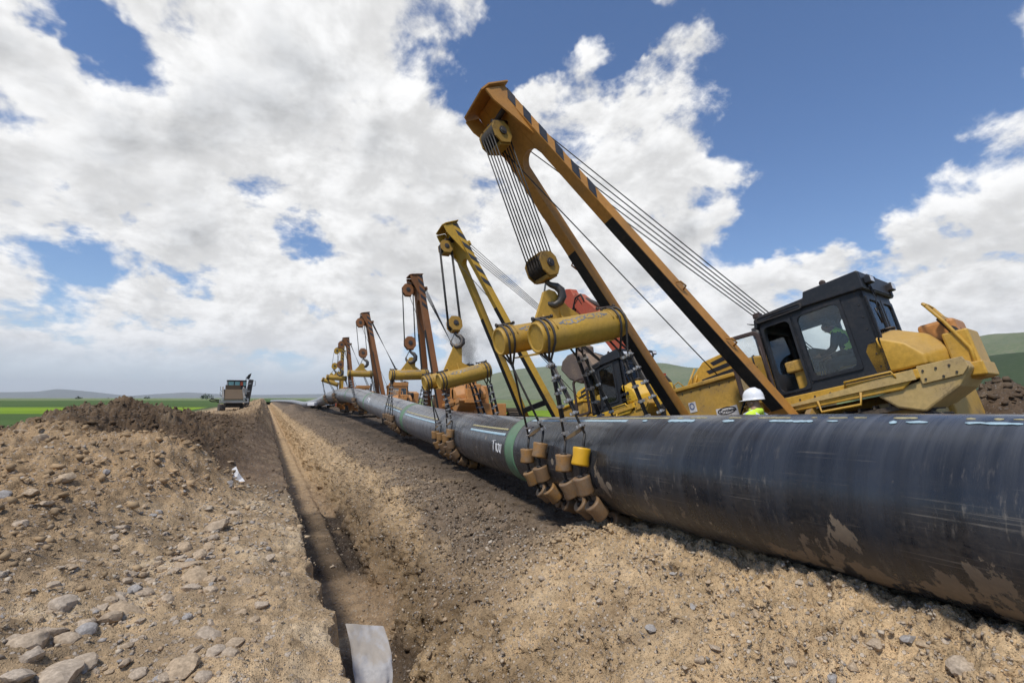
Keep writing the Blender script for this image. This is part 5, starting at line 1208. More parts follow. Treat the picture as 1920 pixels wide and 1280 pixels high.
MB().tube([(1.75, .6, 2.6), (1.95, .6, 2.7), (1.95, .6, 3.15), (1.72, .6, 3.1)], .025).build('mirror_bracket', M['grey'], pm)
MB().tube([(-1.35, 0, 1.15), (-1.8, -.1, 1.25), (-2.2, -.1, 1.30), (-2.32, -.1, 1.2), (-2.1, -.1, 1.08), (-1.7, -.1, 1.08), (-1.35, 0, .95)], .06).build('side_arm', M['grime'], pm)
for z_ in (1.6, 2.1): MB().tube([(-1.15, .8, z_), (-1.32, .7, z_ + .05), (-1.34, .7, z_ + .45)], .03).build('handrail', M['grey'], pm)


# ------------------------------------------------------------------ people
def person(name, loc, rz, label, joints, edges, radii, zones, mats, group=None, nose=None):
    """one continuous skinned figure; zones maps an edge to a material slot"""
    root = empty(name, loc, label, 'person', group, (0, 0, rz))
    idx = {k: i for i, k in enumerate(joints)}; me = bpy.data.meshes.new('tmp'); me.from_pydata([joints[k] for k in joints], [(idx[a], idx[b]) for a, b in edges], [])
    o = bpy.data.objects.new('tmp', me); COL.objects.link(o); sk = o.modifiers.new('skin', 'SKIN'); sk.use_smooth_shade = True
    for k, i in idx.items(): r_ = radii[k]; me.skin_vertices[0].data[i].radius = r_ if isinstance(r_, tuple) else (r_, r_)
    me.skin_vertices[0].data[idx['pelvis']].use_root = True
    sub = o.modifiers.new('sub', 'SUBSURF'); sub.levels = sub.render_levels = 2
    dg = bpy.context.evaluated_depsgraph_get(); bm_ = bpy.data.meshes.new_from_object(o.evaluated_get(dg)); bpy.data.objects.remove(o)
    bm_.materials.clear()
    for m_ in mats: bm_.materials.append(M[m_])
    segs = [(Vector(joints[a]), Vector(joints[b]), zones.get((a, b), 0)) for a, b in edges]
    for p in bm_.polygons:
        c = p.center; best = (9, 0)
        for a, b, z_ in segs:
            ab = b - a; t_ = max(0, min(1, (c - a).dot(ab) / max(ab.length_squared, 1e-9))); d_ = (c - (a + ab * t_)).length
            if d_ < best[0]: best = (d_, z_)
        p.material_index = best[1]; p.use_smooth = True
    b = bpy.data.objects.new('body', bm_); COL.objects.link(b); b.parent = root; return root


def fingers(J, E, Rr, Z, side, wrist, hand, d, spread, zone):
    """five short finger chains rooted in the palm"""
    hv = Vector(J[hand]); d = Vector(d).normalized(); sp = Vector(spread).normalized(); cu = d.cross(sp).normalized()
    for i, ln in enumerate((.062, .072, .068, .052)):
        a = 'f%s%da' % (side, i); b_ = 'f%s%db' % (side, i); base = hv + sp * (-.030 + .020 * i) + d * .02
        J[a] = tuple(base + d * ln * .55); J[b_] = tuple(base + d * ln * .95 + cu * ln * .3); Rr[a] = .010; Rr[b_] = .008; E += [(hand, a), (a, b_)]; Z[(hand, a)] = Z[(a, b_)] = zone
    a = 'f%sta' % side; b_ = 'f%stb' % side; J[a] = tuple(hv - d * .02 - sp * .045); J[b_] = tuple(hv + d * .015 - sp * .062); Rr[a] = .012; Rr[b_] = .010; E += [(hand, a), (a, b_)]; Z[(hand, a)] = Z[(a, b_)] = zone


def standing():
    J = dict(pelvis=(0, 0, .95), belly=(0, .01, 1.12), chest=(0, 0, 1.34), neck=(0, .0, 1.50), skull=(0, .02, 1.60), crown=(0, .015, 1.70), chin=(0, .075, 1.555), nose=(0, .115, 1.615)); E = [('pelvis', 'belly'), ('belly', 'chest'), ('chest', 'neck'), ('neck', 'skull'), ('skull', 'crown'), ('skull', 'chin'), ('skull', 'nose')]
    Rr = dict(pelvis=(.17, .125), belly=(.165, .12), chest=(.19, .13), neck=.062, skull=.088, crown=.075, chin=.045, nose=.016); Z = {('neck', 'skull'): 1, ('skull', 'crown'): 1, ('skull', 'chin'): 1, ('skull', 'nose'): 1}
    for s, sg in (('l', -1), ('r', 1)):
        J.update({s + 'sh': (sg * .19, 0, 1.41), s + 'el': (sg * .25, .0, 1.13), s + 'wr': (sg * .24, .12, .90), s + 'ha': (sg * .235, .155, .82), s + 'hip': (sg * .10, 0, .88), s + 'kn': (sg * .11, .03, .50), s + 'an': (sg * .115, -.01, .10), s + 'toe': (sg * .125, .14, .045)})
        Rr.update({s + 'sh': .085, s + 'el': .058, s + 'wr': .040, s + 'ha': (.036, .022), s + 'hip': .11, s + 'kn': .075, s + 'an': .055, s + 'toe': .045})
        E += [('chest', s + 'sh'), (s + 'sh', s + 'el'), (s + 'el', s + 'wr'), (s + 'wr', s + 'ha'), ('pelvis', s + 'hip'), (s + 'hip', s + 'kn'), (s + 'kn', s + 'an'), (s + 'an', s + 'toe')]
        Z.update({(s + 'wr', s + 'ha'): 1, ('pelvis', s + 'hip'): 2, (s + 'hip', s + 'kn'): 2, (s + 'kn', s + 'an'): 2, (s + 'an', s + 'toe'): 3}); fingers(J, E, Rr, Z, s, s + 'wr', s + 'ha', (0, .25, -1), (0, sg * 1.0, .2), 1)
    return J, E, Rr, Z


def helmet(parent, c, rx=0.0, mat='helmet'):
    c = Vector(c); prof = [(.128, -.01), (.126, .03), (.118, .07), (.098, .108), (.066, .134), (.028, .148), (.002, .151)]; mb = MB(); n = 28; P = []
    for r_, h in prof:
        for i in range(n): t_ = 2 * PI * i / n; P.append((r_ * .92 * math.sin(t_), r_ * 1.12 * math.cos(t_), h))
    brim = [(.135 * .95 * math.sin(2 * PI * i / n), .135 * 1.12 * math.cos(2 * PI * i / n) + (.055 * max(0, math.cos(2 * PI * i / n)) ** 2), -.018) for i in range(n)]
    P = brim + P; mb.add(P, [(j * n + i, j * n + (i + 1) % n, (j + 1) * n + (i + 1) % n, (j + 1) * n + i) for j in range(len(prof)) for i in range(n)], True)
    for x_ in (-.03, 0, .03): mb.tube([(x_, .085 - .004 * 0, .118), (x_ * .9, .03, .148 if x_ == 0 else .143), (x_ * .9, -.04, .150 if x_ == 0 else .143), (x_, -.10, .108)], .006, 5)
    o = mb.build('helmet', M[mat], parent); s = o.modifiers.new('solid', 'SOLIDIFY'); s.thickness = .005; o.location = c; o.rotation_euler = (rx, 0, 0); return o


def face(parent, h, fwd=(0, 1, 0)):
    h = Vector(h); f = Vector(fwd).normalized(); r_ = f.cross(Z3).normalized(); u = r_.cross(f)
    for sg in (-1, 1):
        MB().lathe([(.002, 0), (.010, .004), (.012, .010), (.006, .016)], h + f * .074 + r_ * (sg * .032) + u * .018, f, 10).build('eye', M['hair'], parent)
        MB().lathe([(.006, 0), (.028, .006), (.024, .014), (.004, .018)], h + r_ * (sg * .080) - u * .005, r_ * sg, 12).build('ear', M['skin'], parent)
    MB().box(h + f * .088 - u * .040, (.042, .008, .010), Matrix((r_, f, u)).transposed()).build('mouth', M['orange_strap'], parent)


def vest_tape(parent, segs):
    for p in segs: MB().tube(p, .016, 6).build('reflective_tape', M['reflect'], parent)


J, E, Rr, Z = standing()
wz = ground_at(6.6, 4.9)
wk = person('person', (6.60, 4.90, wz), R(14), 'person in white hard hat and yellow hi-vis jacket standing behind the pipe', J, E, Rr, Z, ['hivis', 'skin', 'navy', 'boot'])
wk.scale = (1.12, 1.08, (2.09 - wz) / 1.80)
helmet(wk, (0, .02, 1.655), -.10); face(wk, (0, .02, 1.60))
MB().lathe([(.075, 0), (.098, .02), (.092, .075), (.075, .085)], (0, -.005, 1.445), Z3, 18).build('collar', M['hivis'], wk)
MB().box((0, -.138, 1.70), (.05, .006, .012)).build('helmet_mark', M['print'], wk)
for sg in (-1, 1): MB().tube([(sg * .105, .135, 1.28), (sg * .12, .10, 1.44), (sg * .125, .0, 1.487), (sg * .12, -.10, 1.43), (sg * .105, -.145, 1.25)], [.022] * 5, 6).build('reflective_tape', M['reflect'], wk)
J2, E2, Rr2, Z2 = standing()
fw1 = person('person', (9.5, 80.2, .0), R(190), 'person in yellow hi-vis vest far off below the raised pipe, left of the orange one', J2, E2, Rr2, Z2, ['hivis', 'skin', 'navy', 'boot'], 'far workers below the crest of the pipe')
fw1.location.z = max(ground_at(9.5, 80.2), .0); helmet(fw1, (0, .02, 1.655)); face(fw1, (0, .02, 1.60))
fw2 = person('person', (10.0, 79.9, .0), R(160), 'person in orange hi-vis suit far off below the raised pipe', J2, E2, Rr2, {k: (0 if v == 2 else v) for k, v in Z2.items()}, ['hivis_orange', 'skin', 'navy', 'boot'], 'far workers below the crest of the pipe')
fw2.location.z = max(ground_at(10.0, 79.9), .0); helmet(fw2, (0, .02, 1.655)); face(fw2, (0, .02, 1.60))

# the operator sits in the near cab, leaning towards the levers
def seated():
    J = dict(pelvis=(0, 0, .12), belly=(0, .06, .28), chest=(0, .17, .50), neck=(0, .26, .64), skull=(0, .32, .73), crown=(0, .325, .83), chin=(0, .385, .675), nose=(0, .425, .725)); E = [('pelvis', 'belly'), ('belly', 'chest'), ('chest', 'neck'), ('neck', 'skull'), ('skull', 'crown'), ('skull', 'chin'), ('skull', 'nose')]
    Rr = dict(pelvis=(.17, .13), belly=(.16, .125), chest=(.19, .135), neck=.062, skull=.090, crown=.080, chin=.045, nose=.016); Z = {('neck', 'skull'): 1, ('skull', 'crown'): 4, ('skull', 'chin'): 1, ('skull', 'nose'): 1}
    for s, sg in (('l', -1), ('r', 1)):
        J.update({s + 'sh': (sg * .19, .17, .56), s + 'el': (sg * .25, .26, .30), s + 'wr': (sg * .20, .48, .25), s + 'ha': (sg * .19, .55, .255), s + 'hip': (sg * .10, .05, .10), s + 'kn': (sg * .13, .45, .10), s + 'an': (sg * .13, .48, -.22), s + 'toe': (sg * .13, .60, -.24)})
        Rr.update({s + 'sh': .085, s + 'el': .060, s + 'wr': .042, s + 'ha': (.036, .024), s + 'hip': .10, s + 'kn': .075, s + 'an': .05, s + 'toe': .04})
        E += [('chest', s + 'sh'), (s + 'sh', s + 'el'), (s + 'el', s + 'wr'), (s + 'wr', s + 'ha'), ('pelvis', s + 'hip'), (s + 'hip', s + 'kn'), (s + 'kn', s + 'an'), (s + 'an', s + 'toe')]
        Z.update({(s + 'sh', s + 'el'): 2, (s + 'el', s + 'wr'): 2, (s + 'wr', s + 'ha'): 1, ('pelvis', s + 'hip'): 2, (s + 'hip', s + 'kn'): 2, (s + 'kn', s + 'an'): 2, (s + 'an', s + 'toe'): 3}); fingers(J, E, Rr, Z, s, s + 'wr', s + 'ha', (0, 1, -.25), (sg, 0, 0), 1)
    return J, E, Rr, Z


J, E, Rr, Z = seated()
TR1 = Matrix.Translation((9.8, 5.58, .45)) @ Matrix.Rotation(R(9), 4, 'Z') @ Matrix.Rotation(-R(13), 4, 'X')
op = person('person', (0, 0, 0), 0, 'person in green hi-vis vest bending forward at the controls inside the near black cab', J, E, Rr, Z, ['hivis_green', 'skin', 'navy', 'boot', 'hair'])
op.matrix_world = TR1 @ Matrix.Translation((-1.12, -1.34, 1.83)); face(op, (0, .32, .73), (0, .92, -.38))
MB().lathe([(.070, -.05), (.098, 0), (.100, .04), (.085, .085), (.045, .108), (.002, .113)], (0, .305, .765), (0, -.25, 1), 20).build('hair', M['hair'], op)
op2 = person('person', (0, 0, 0), 0, 'person in orange hi-vis seated in the cab of the third tractor', J, E, Rr, Z, ['hivis_orange', 'skin', 'navy', 'boot', 'hair'])
op2.matrix_world = Matrix.Translation((9.75, 23.6, .15)) @ Matrix.Rotation(-R(7), 4, 'X') @ Matrix.Translation((-1.12, -1.34, 1.83)); face(op2, (0, .32, .73), (0, .92, -.38))
MB().lathe([(.070, -.05), (.098, 0), (.100, .04), (.085, .085), (.045, .108), (.002, .113)], (0, .305, .765), (0, -.25, 1), 20).build('hair', M['hair'], op2)

# ------------------------------------------------------------------ small things
sh_p = []; NS, NT_ = 14, 34
for j in range(NT_ + 1):
    v = j / NT_
    for i in range(NS + 1):
        u_ = i / NS; top = Vector((.78, 5.02, -.16)).lerp(Vector((1.13, 4.94, -.22)), u_); bot = Vector((.86, 4.18, -1.35)).lerp(Vector((1.16, 4.10, -1.40)), u_)
        p = top.lerp(bot, v ** 1.15); wv = .018 * math.sin(u_ * 9 + v * 4) + .02 * math.sin(v * 13 + u_ * 5) + .075 * mnoise.noise(Vector((u_ * 3.5, v * 6, 1))) + .04 * mnoise.noise(Vector((u_ * 8, v * 13, 4)))
        p += Vector((.3, -.8, .4)) * wv * (.35 + v); p.x += .03 * math.sin(v * 5); sh_p.append(p)
M['cloth'] = paint('white_fabric', (.52, .51, .51), (.34, .29, .23), .75, .85, .0, scale=2.5)
sheet = MB().add(sh_p, [(j * (NS + 1) + i, j * (NS + 1) + i + 1, (j + 1) * (NS + 1) + i + 1, (j + 1) * (NS + 1) + i) for j in range(NT_) for i in range(NS)], True).build('fabric_sheet', M['cloth'])
tag(sheet, 'white fabric sheet hanging from the left edge into the trench', 'sheet'); _s = sheet.modifiers.new('solid', 'SOLIDIFY'); _s.thickness = .004; _s = sheet.modifiers.new('sub', 'SUBSURF'); _s.levels = _s.render_levels = 2
sx_, sy_ = -.40, 11.0; sz_ = ground_at(sx_, sy_)
scr = MB().add([(sx_ - .10, sy_, sz_ + .22), (sx_ - .03, sy_ + .02, sz_ + .27), (sx_ + .02, sy_ - .04, sz_ + .16), (sx_ + .09, sy_ - .03, sz_ + .05), (sx_ + .14, sy_ - .08, sz_ - .01), (sx_ - .02, sy_ - .10, sz_ - .01), (sx_ - .08, sy_ - .04, sz_ + .10)], [(0, 1, 2, 6), (2, 3, 5, 6), (3, 4, 5)], False).build('plastic_scrap', M['white'])
tag(scr, 'small torn scrap of white plastic lying on the spoil bank', 'litter'); _s = scr.modifiers.new('solid', 'SOLIDIFY'); _s.thickness = .003

# white pickup half hidden below the raised pipe
pu = empty('pickup_truck', (8.35, 81.5, max(ground_at(8.35, 81.5), .0)), 'small white pickup parked far off below the raised pipe', 'truck', None, (0, 0, R(-60)))
MB().prism([(-2.4, .45), (-2.4, .95), (-1.0, 1.0), (-.9, .75), (.3, .75), (1.0, .98), (2.3, .9), (2.4, .5)], (0, 0, 0), Y3, Z3, X3, -.85, .85).build('body', M['white'], pu, .05)
MB().prism([(-.9, .95), (-.75, 1.55), (.35, 1.55), (.95, .98)], (0, 0, 0), Y3, Z3, X3, -.78, .78).build('cab', M['white'], pu, .05)
for sx in (-.80, .80): MB().prism([(-.75, 1.02), (-.65, 1.45), (.3, 1.45), (.72, 1.02)], (sx, 0, 0), Y3, Z3, X3, -.02, .02).build('window', M['teal_glass'], pu)
for sx in (-.8, .8):
    for sy in (-1.5, 1.45): MB().lathe([(.05, -.1), (.34, -.1), (.36, 0), (.34, .1), (.05, .1)], (sx, sy, .36), X3, 16).build('wheel', M['grime'], pu)

# trees and bushes on the far plain
M['foliage'] = flat('foliage', (.045, .07, .03), .9, 0, .5, 3)
for i, (px_, d_, h_, lab) in enumerate(((148, 700, 3.5, 'low dark bush farthest left on the plain under the mountains'), (276, 760, 4.0, 'wide dark bush midway along the far plain left of the padding machine'), (388, 520, 6.0, 'dark clump of shrubs closest to the padding machine on the plain'), (1843, 330, 1.6, 'small dark bush on the green plain right of the near tractor'))):
    d = ray(px_, 745); d = d / math.hypot(d.x, d.y); p = CAM + d * d_; p.z = -.12
    t_ = empty('bush', tuple(p), lab, 'bush', 'bushes on the far plain')
    rr = random.Random(i); mb = MB()
    for k in range(90):
        a_ = rr.uniform(0, 2 * PI); q = h_ * .9 * math.sqrt(rr.random()); c_ = Vector((q * math.cos(a_), q * math.sin(a_), h_ * (.25 + .7 * rr.random() * (1 - (q / h_) ** 2)))); s_ = h_ * .22
        v_ = [c_ + Vector((rr.uniform(-1, 1), rr.uniform(-1, 1), rr.uniform(-1, 1))) * s_ for _ in range(3)]; mb.add(v_, [(0, 1, 2)])
    mb.build('crown', M['foliage'], t_, fix=False); MB().cyl((0, 0, 0), (0, 0, h_ * .6), h_ * .05, h_ * .02, 6).build('trunk', M['boot'], t_)


# ------------------------------------------------------------------ stones, gravel and clods lying on the soil
def rock_mesh(seed, sub, flatn):
    rr = random.Random(seed); bm = bmesh.new(); bmesh.ops.create_icosphere(bm, subdivisions=sub, radius=1); sc = Vector((rr.uniform(.8, 1.25), rr.uniform(.65, 1.0), rr.uniform(.5, .8)))
    planes = [(Vector((rr.gauss(0, 1), rr.gauss(0, 1), rr.gauss(0, 1))).normalized(), rr.uniform(.52, .88)) for _ in range(int(14 * flatn) + 3)]
    for v in bm.verts:
        p = v.co.copy()
        for nn, dd in planes:
            ex_ = p.dot(nn) - dd
            if ex_ > 0: p -= nn * ex_ * .97
        p *= 1 + .13 * mnoise.noise(p * 1.3 + Vector((seed, 0, 0))) + .05 * mnoise.noise(p * 4 + Vector((seed, 3, 0)))
        v.co = Vector((p.x * sc.x, p.y * sc.y, p.z * sc.z))
    me = bpy.data.meshes.new('stone'); bm.to_mesh(me); bm.free(); me.polygons.foreach_set('use_smooth', [True] * len(me.polygons)); me.set_sharp_from_angle(angle=R(24)); me.materials.append(M['stone']); return me


BIG = [rock_mesh(i, 3, .3 + .2 * (i % 4)) for i in range(7)]; SMALL = [rock_mesh(20 + i, 2, .3 + .25 * (i % 4)) for i in range(10)]


def surf(px, py, lo=1.6, hi=60.):
    """first hit of a view ray with the soil surface"""
    d = ray(px, py); d.normalize(); t = lo; prev = t
    while t < hi:
        p = CAM + d * t
        if p.z < ground_at(p.x, p.y): break
        prev = t; t *= 1.02
    for _ in range(8):
        m_ = (prev + t) / 2; p = CAM + d * m_
        if p.z < ground_at(p.x, p.y): t = m_
        else: prev = m_
    return CAM + d * t, t


n_stone = 0


def put_stone(px, py, wpx, big=True, asp=1.0, parent=None):
    global n_stone
    p, t = surf(px, py); r_ = wpx / 907.0 * t * .5; rr = random.Random(int(px * 13 + py)); me = rr.choice(BIG if big else SMALL)
    o = bpy.data.objects.new('stone', me); COL.objects.link(o); o.parent = spoil if p.x < .62 else (trench if p.x < 3.4 else strip)
    o.location = p - Vector((0, 0, r_ * .02)); r_ *= .74 if big else .9; o.rotation_euler = (rr.uniform(-.35, .35), rr.uniform(-.35, .35), rr.uniform(0, 6.28)); o.scale = (r_ * 1.05, r_ * 1.05, r_ * asp); n_stone += 1; return o


for px, py, wpx in ((340, 1250, 56), (398, 1195, 58), (400, 1222, 44), (432, 1224, 34), (367, 1218, 28), (120, 1133, 48), (235, 1148, 60), (205, 1160, 50), (152, 1172, 38), (165, 1183, 34), (90, 1185, 44), (128, 1200, 46), (45, 1210, 62), (55, 1232, 34), (150, 1245, 58), (110, 1262, 70), (30, 1268, 46),
                    (362, 1083, 50), (357, 1102, 36), (342, 1026, 34), (330, 1048, 30), (345, 1060, 40), (372, 1040, 32), (408, 986, 56), (440, 964, 28), (490, 1133, 24), (535, 1078, 22), (503, 1048, 26), (462, 1092, 26), (270, 1112, 34), (255, 1104, 30), (228, 1118, 26), (205, 1125, 24), (188, 1142, 30), (245, 1078, 20), (285, 1090, 24),
                    (113, 897, 42), (52, 900, 26), (87, 943, 20), (34, 984, 26), (165, 943, 20), (4, 928, 30), (60, 922, 28), (310, 1125, 34), (325, 1160, 16), (440, 1205, 40), (395, 1108, 26), (300, 1068, 24), (320, 1075, 26), (390, 1025, 24), (398, 1008, 26), (495, 1020, 20), (232, 1242, 22), (262, 1262, 30), (380, 1268, 34), (310, 1270, 26),
                    (450, 1150, 20), (472, 1165, 26), (280, 1000, 16), (210, 1010, 20), (137, 1054, 16), (300, 905, 14), (430, 905, 14), (432, 866, 12), (388, 862, 14), (470, 1120, 22), (420, 1052, 26), (230, 988, 22), (75, 820, 22), (40, 808, 18), (545, 1185, 18), (1340, 1213, 20), (1312, 1236, 20), (1545, 1198, 26), (1640, 1205, 26), (1735, 1210, 30), (1805, 1250, 44), (1500, 1090, 20), (1260, 1075, 14), (1015, 1130, 14), (1175, 1110, 12), (1700, 1195, 30), (1600, 1250, 24), (1480, 1240, 22), (1420, 1150, 20)):
    put_stone(px, py, wpx, wpx > 26, .95)
rs = random.Random(5); tries = 0
while n_stone < 296 and tries < 3000:
    tries += 1; u_ = rs.random()
    if u_ < .55: px = rs.gauss(270, 130); py = 1010 + rs.gauss(60, 95) + (270 - px) * .45
    elif u_ < .80: px = rs.uniform(0, 640); py = rs.uniform(900, 1278)
    else: px = rs.uniform(800, 1900); py = rs.uniform(1000, 1278)
    if not (0 < px < 1915 and 880 < py < 1279) or (px > 640 and px < 800) or (px > 800 and py < 985 + (px - 1200) * .33 + 40): continue
    if py > 1150 and 440 < px < 640 and rs.random() < .8: continue
    put_stone(px, py, (8 + 13 * rs.random() ** 2.4) * (1 if py > 1010 else .62), False, rs.uniform(.8, 1.1))


def scatter(name, count, i0, i1, j0, j1, smin, smax, power, colours, mix_soil, parent, label, seed, weight=None, zsink=.25, clumpy=0.):
    """many small stones joined in one mesh, spread over the soil grid (which is finer near the viewer)"""
    r = np.random.default_rng(seed); J_ = r.integers(j0, j1, count * 3); I_ = r.integers(i0, i1, count * 3)
    X, Y, Z = TX[J_, I_], GY[J_, I_], TZ[J_, I_]; w_ = np.ones(len(X)) if weight is None else weight(X, Y, Z)
    if clumpy: w_ = w_ * np.clip(.5 + clumpy * fbm(X * 1.7 + seed, Y * 1.7, oct=3), 0, 1)
    keep = np.nonzero(r.random(len(X)) < w_)[0][:count]; X, Y, Z, J_, I_ = X[keep], Y[keep], Z[keep], J_[keep], I_[keep]; n = len(X)
    X = X + r.uniform(-.01, .01, n) * (1 + Y); Y = Y + r.uniform(-.006, .006, n) * Y
    dist = np.sqrt(X ** 2 + Y ** 2 + 1.5); size = (smin + (smax - smin) * r.random(n) ** power) * np.clip(dist / 6.0, .7, 1.35)
    base = np.array([(math.cos(k * 2.399963) * math.sqrt(1 - (1 - 2 * (k + .5) / 9) ** 2), math.sin(k * 2.399963) * math.sqrt(1 - (1 - 2 * (k + .5) / 9) ** 2), 1 - 2 * (k + .5) / 9) for k in range(9)])
    bm = bmesh.new(); [bm.verts.new(p) for p in base]; bmesh.ops.convex_hull(bm, input=bm.verts); bm.verts.ensure_lookup_table(); bm.verts.index_update(); tri = np.array([[v.index for v in f.verts] for f in bm.faces if len(f.verts) == 3]); base = np.array([tuple(v.co) for v in bm.verts]); bm.free()
    kv = len(base); V = base[None] * (1 + r.uniform(-.50, .50, (n, kv, 1))); V = V * np.stack([r.uniform(.7, 1.3, n), r.uniform(.6, 1.0, n), r.uniform(.45, .85, n)], 1)[:, None, :]
    a = r.uniform(0, 2 * np.pi, n); b_ = r.uniform(-.5, .5, n); ca, sa, cb_, sb = np.cos(a), np.sin(a), np.cos(b_), np.sin(b_)
    x, y, z = V[..., 0], V[..., 1], V[..., 2]; y, z = y * cb_[:, None] - z * sb[:, None], y * sb[:, None] + z * cb_[:, None]; x, y = x * ca[:, None] - y * sa[:, None], x * sa[:, None] + y * ca[:, None]
    V = np.stack([x, y, z], -1) * size[:, None, None] + np.stack([X, Y, Z + size * zsink], -1)[:, None, :]
    F = (tri[None] + (np.arange(n) * kv)[:, None, None]).reshape(-1, 3)
    me = bpy.data.meshes.new(name); me.vertices.add(n * kv); me.vertices.foreach_set('co', V.reshape(-1).astype(np.float32)); me.loops.add(F.size); me.loops.foreach_set('vertex_index', F.ravel().astype(np.int32)); me.polygons.add(len(F)); me.polygons.foreach_set('loop_start', np.arange(0, F.size, 3, dtype=np.int32)); me.update(calc_edges=True)
    pal = np.array(colours, np.float32)[r.integers(0, len(colours), n)]; soil = SC[J_, I_]; ms = np.clip(mix_soil + r.uniform(-.2, .2, n) * (mix_soil < .9), 0, 1)[:, None]; c = (pal * (1 - ms) + soil * ms) * (r.uniform(.78, 1.2, (n, 1)) if mix_soil < .9 else r.uniform(.9, 1.1, (n, 1)))
    at = me.color_attributes.new('soil', 'FLOAT_COLOR', 'POINT'); cc = np.ones((n, kv, 4), np.float32); cc[..., :3] = c[:, None, :]; at.data.foreach_set('color', cc.ravel()); me.materials.append(M['pebble'])
    o = bpy.data.objects.new(name, me); COL.objects.link(o); return tag(o, label, kind='stuff')


PAL = [(.40, .32, .23), (.36, .30, .24), (.47, .41, .33), (.30, .28, .26), (.42, .30, .19), (.34, .25, .16)]
jn = lambda y_: int(np.searchsorted(ys, y_))
iW = int(np.searchsorted(xs, 1.9)); iW2 = int(np.searchsorted(xs, 4.4))
scatter('gravel', 26000, 70, iL - 1, jn(2.4), jn(40), .0035, .020, 5.0, PAL, .35, spoil, 'loose gravel spread over the spoil bank', 1, lambda x, y, z: np.where(y < 9.5, 1, .35), clumpy=.9)
scatter('gravel', 2600, 70, iL - 1, jn(2.4), jn(11), .010, .036, 2.0, PAL + [(.5, .44, .36), (.46, .39, .30)], .12, spoil, 'belt of pale small stones across the near spoil bank', 9, lambda x, y, z: np.exp(-((x + .95 - .13 * (y - 4)) / .45) ** 2) + .06)
scatter('clods', 16000, 70, iL - 1, jn(5), jn(60), .006, .055, 6.5, PAL, .97, spoil, 'crumbled clods of brown earth on the spoil heap', 2, lambda x, y, z: sstep(.35, .9, z) * .9 + .1, clumpy=.8)
scatter('gravel', 24000, iW, iW2, jn(1.3), jn(30), .004, .026, 3.2, PAL + [(.52, .46, .38)], .35, trench, 'gravel stuck in the sandy right wall of the trench', 3, lambda x, y, z: np.where(z > -1.8, .8, .1), zsink=.05, clumpy=.6)
scatter('gravel', 13000, iR - 60, iR + 70, jn(5.5), jn(60), .004, .022, 3.6, PAL + [(.13, .10, .08)] * 4, .45, strip, 'scattered stones on the dark soil strip beside the pipe', 4, clumpy=.9)
scatter('clods', 10000, iR - 20, iR + 150, jn(5.5), jn(70), .006, .045, 4.0, PAL, .95, strip, 'dark clods of topsoil along the pipe', 5, clumpy=.8)
scatter('clods', 2500, int(np.searchsorted(xs, 7.5)), int(np.searchsorted(xs, 14)), jn(2.4), jn(10), .015, .07, 2.0, PAL, .97, strip, 'dark clods on the soil mounds round the near tractor', 6)
scatter('gravel', 1700, iW, iW2, jn(1.3), jn(9), .010, .034, 1.8, PAL + [(.52, .46, .38), (.30, .27, .24)], .25, trench, 'larger pale pebbles bedded in the near sandy face', 10, lambda x, y, z: np.where(z > -1.4, .9, .2), zsink=.0)
scatter('gravel', 1200, iL + 10, iW, jn(3.5), jn(22), .006, .03, 2.5, PAL, .6, trench, 'few stones fallen on the trench floor', 7)


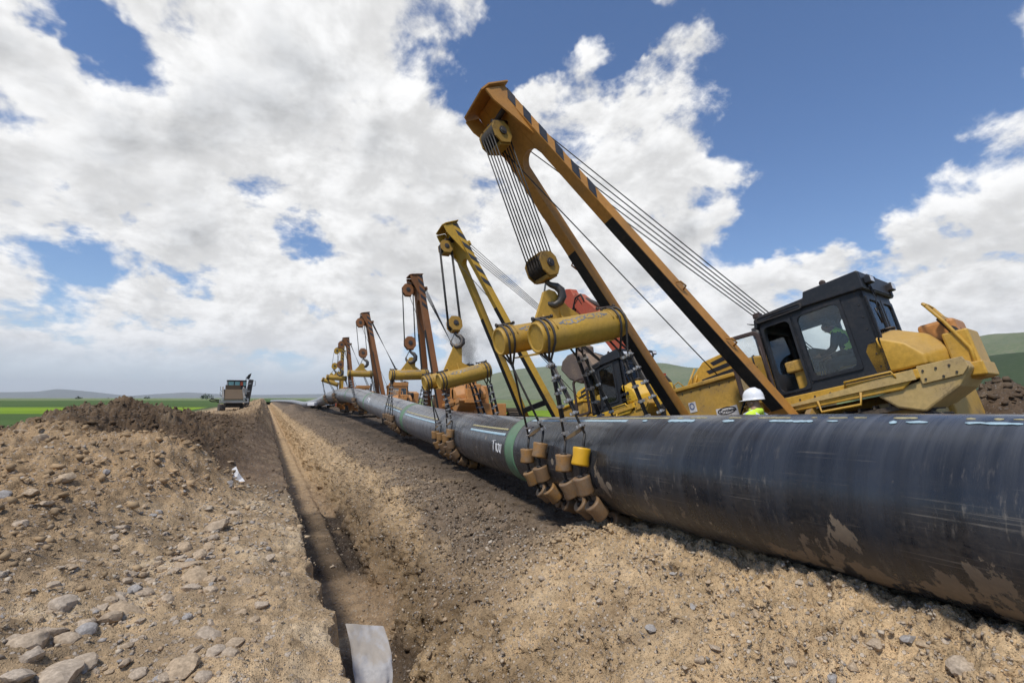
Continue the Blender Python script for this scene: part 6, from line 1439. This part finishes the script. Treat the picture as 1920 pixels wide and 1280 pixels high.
# ------------------------------------------------------------------ exhaust smoke drifting up from the third tractor
def smoke():
    z0, z1 = 3.4, 11.5; X0, Y0 = 9.9, 24.2
    px_ = lambda z: X0 - .30 * (z - z0) - .030 * (z - z0) ** 2; py_ = lambda z: Y0 + .12 * (z - z0); rad = lambda z: .40 + .30 * (z - z0)
    mb = MB(); n = 16; zz = np.linspace(z0, z1, 14); P = []
    for z in zz: P += [(px_(z) + rad(z) * 1.25 * math.cos(2 * PI * i / n), py_(z) + rad(z) * 1.25 * math.sin(2 * PI * i / n), z) for i in range(n)]
    k = len(zz); mb.add(P, [(j * n + i, j * n + (i + 1) % n, (j + 1) * n + (i + 1) % n, (j + 1) * n + i) for j in range(k - 1) for i in range(n)] + [tuple(range(n))[::-1], tuple(range((k - 1) * n, k * n))])
    m = bpy.data.materials.new('smoke'); m.use_nodes = True; t = NT(m.node_tree); t.n.remove(t.n['Principled BSDF']); vol = t.n.new('ShaderNodeVolumePrincipled'); t.l.new(vol.outputs[0], t.n['Material Output'].inputs['Volume'])
    co = t.n.new('ShaderNodeTexCoord').outputs['Object']; s = t.n.new('ShaderNodeSeparateXYZ'); t.l.new(co, s.inputs[0]); h = t.math('SUBTRACT', s.outputs[2], z0)
    cx = t.math('SUBTRACT', t.math('SUBTRACT', X0, t.math('MULTIPLY', h, .30)), t.math('MULTIPLY', t.math('MULTIPLY', h, h), .030)); cy = t.math('ADD', Y0, t.math('MULTIPLY', h, .12)); rr = t.math('ADD', .40, t.math('MULTIPLY', h, .30))
    dx = t.math('SUBTRACT', s.outputs[0], cx); dy = t.math('SUBTRACT', s.outputs[1], cy); d = t.math('DIVIDE', t.math('SQRT', t.math('ADD', t.math('MULTIPLY', dx, dx), t.math('MULTIPLY', dy, dy))), rr)
    nz = t.noise(co, 1.1, 5, .6, .8); fall = t.smooth(t.math('ADD', d, t.math('MULTIPLY', t.math('SUBTRACT', .5, nz), 2.2)), .15, 1.0, 1, 0)
    dens = t.math('MULTIPLY', fall, t.math('ADD', t.smooth(h, 0, 3.2, 1.7, .16), t.smooth(h, 3.0, 8.0, .0, -.15)))
    t.l.new(dens, vol.inputs['Density']); vol.inputs['Color'].default_value = (.07, .06, .055, 1); vol.inputs['Anisotropy'].default_value = .2
    o = mb.build('smoke', m, fix=True); return tag(o, 'dark exhaust smoke drifting up behind the second boom', kind='stuff')


smoke()


# ------------------------------------------------------------------ air
def haze():
    m = bpy.data.materials.new('haze'); m.use_nodes = True; t = NT(m.node_tree); t.n.remove(t.n['Principled BSDF']); v = t.n.new('ShaderNodeVolumePrincipled'); t.l.new(v.outputs[0], t.n['Material Output'].inputs['Volume'])
    v.inputs['Color'].default_value = (.93, .96, 1.0, 1); v.inputs['Density'].default_value = HAZE
    o = MB().box((0, 5500, 180), (24000, 19400, 370)).build('haze', m); return tag(o, 'thin pale haze of the air over the whole plain', kind='stuff')


HAZE = 9e-5
haze()
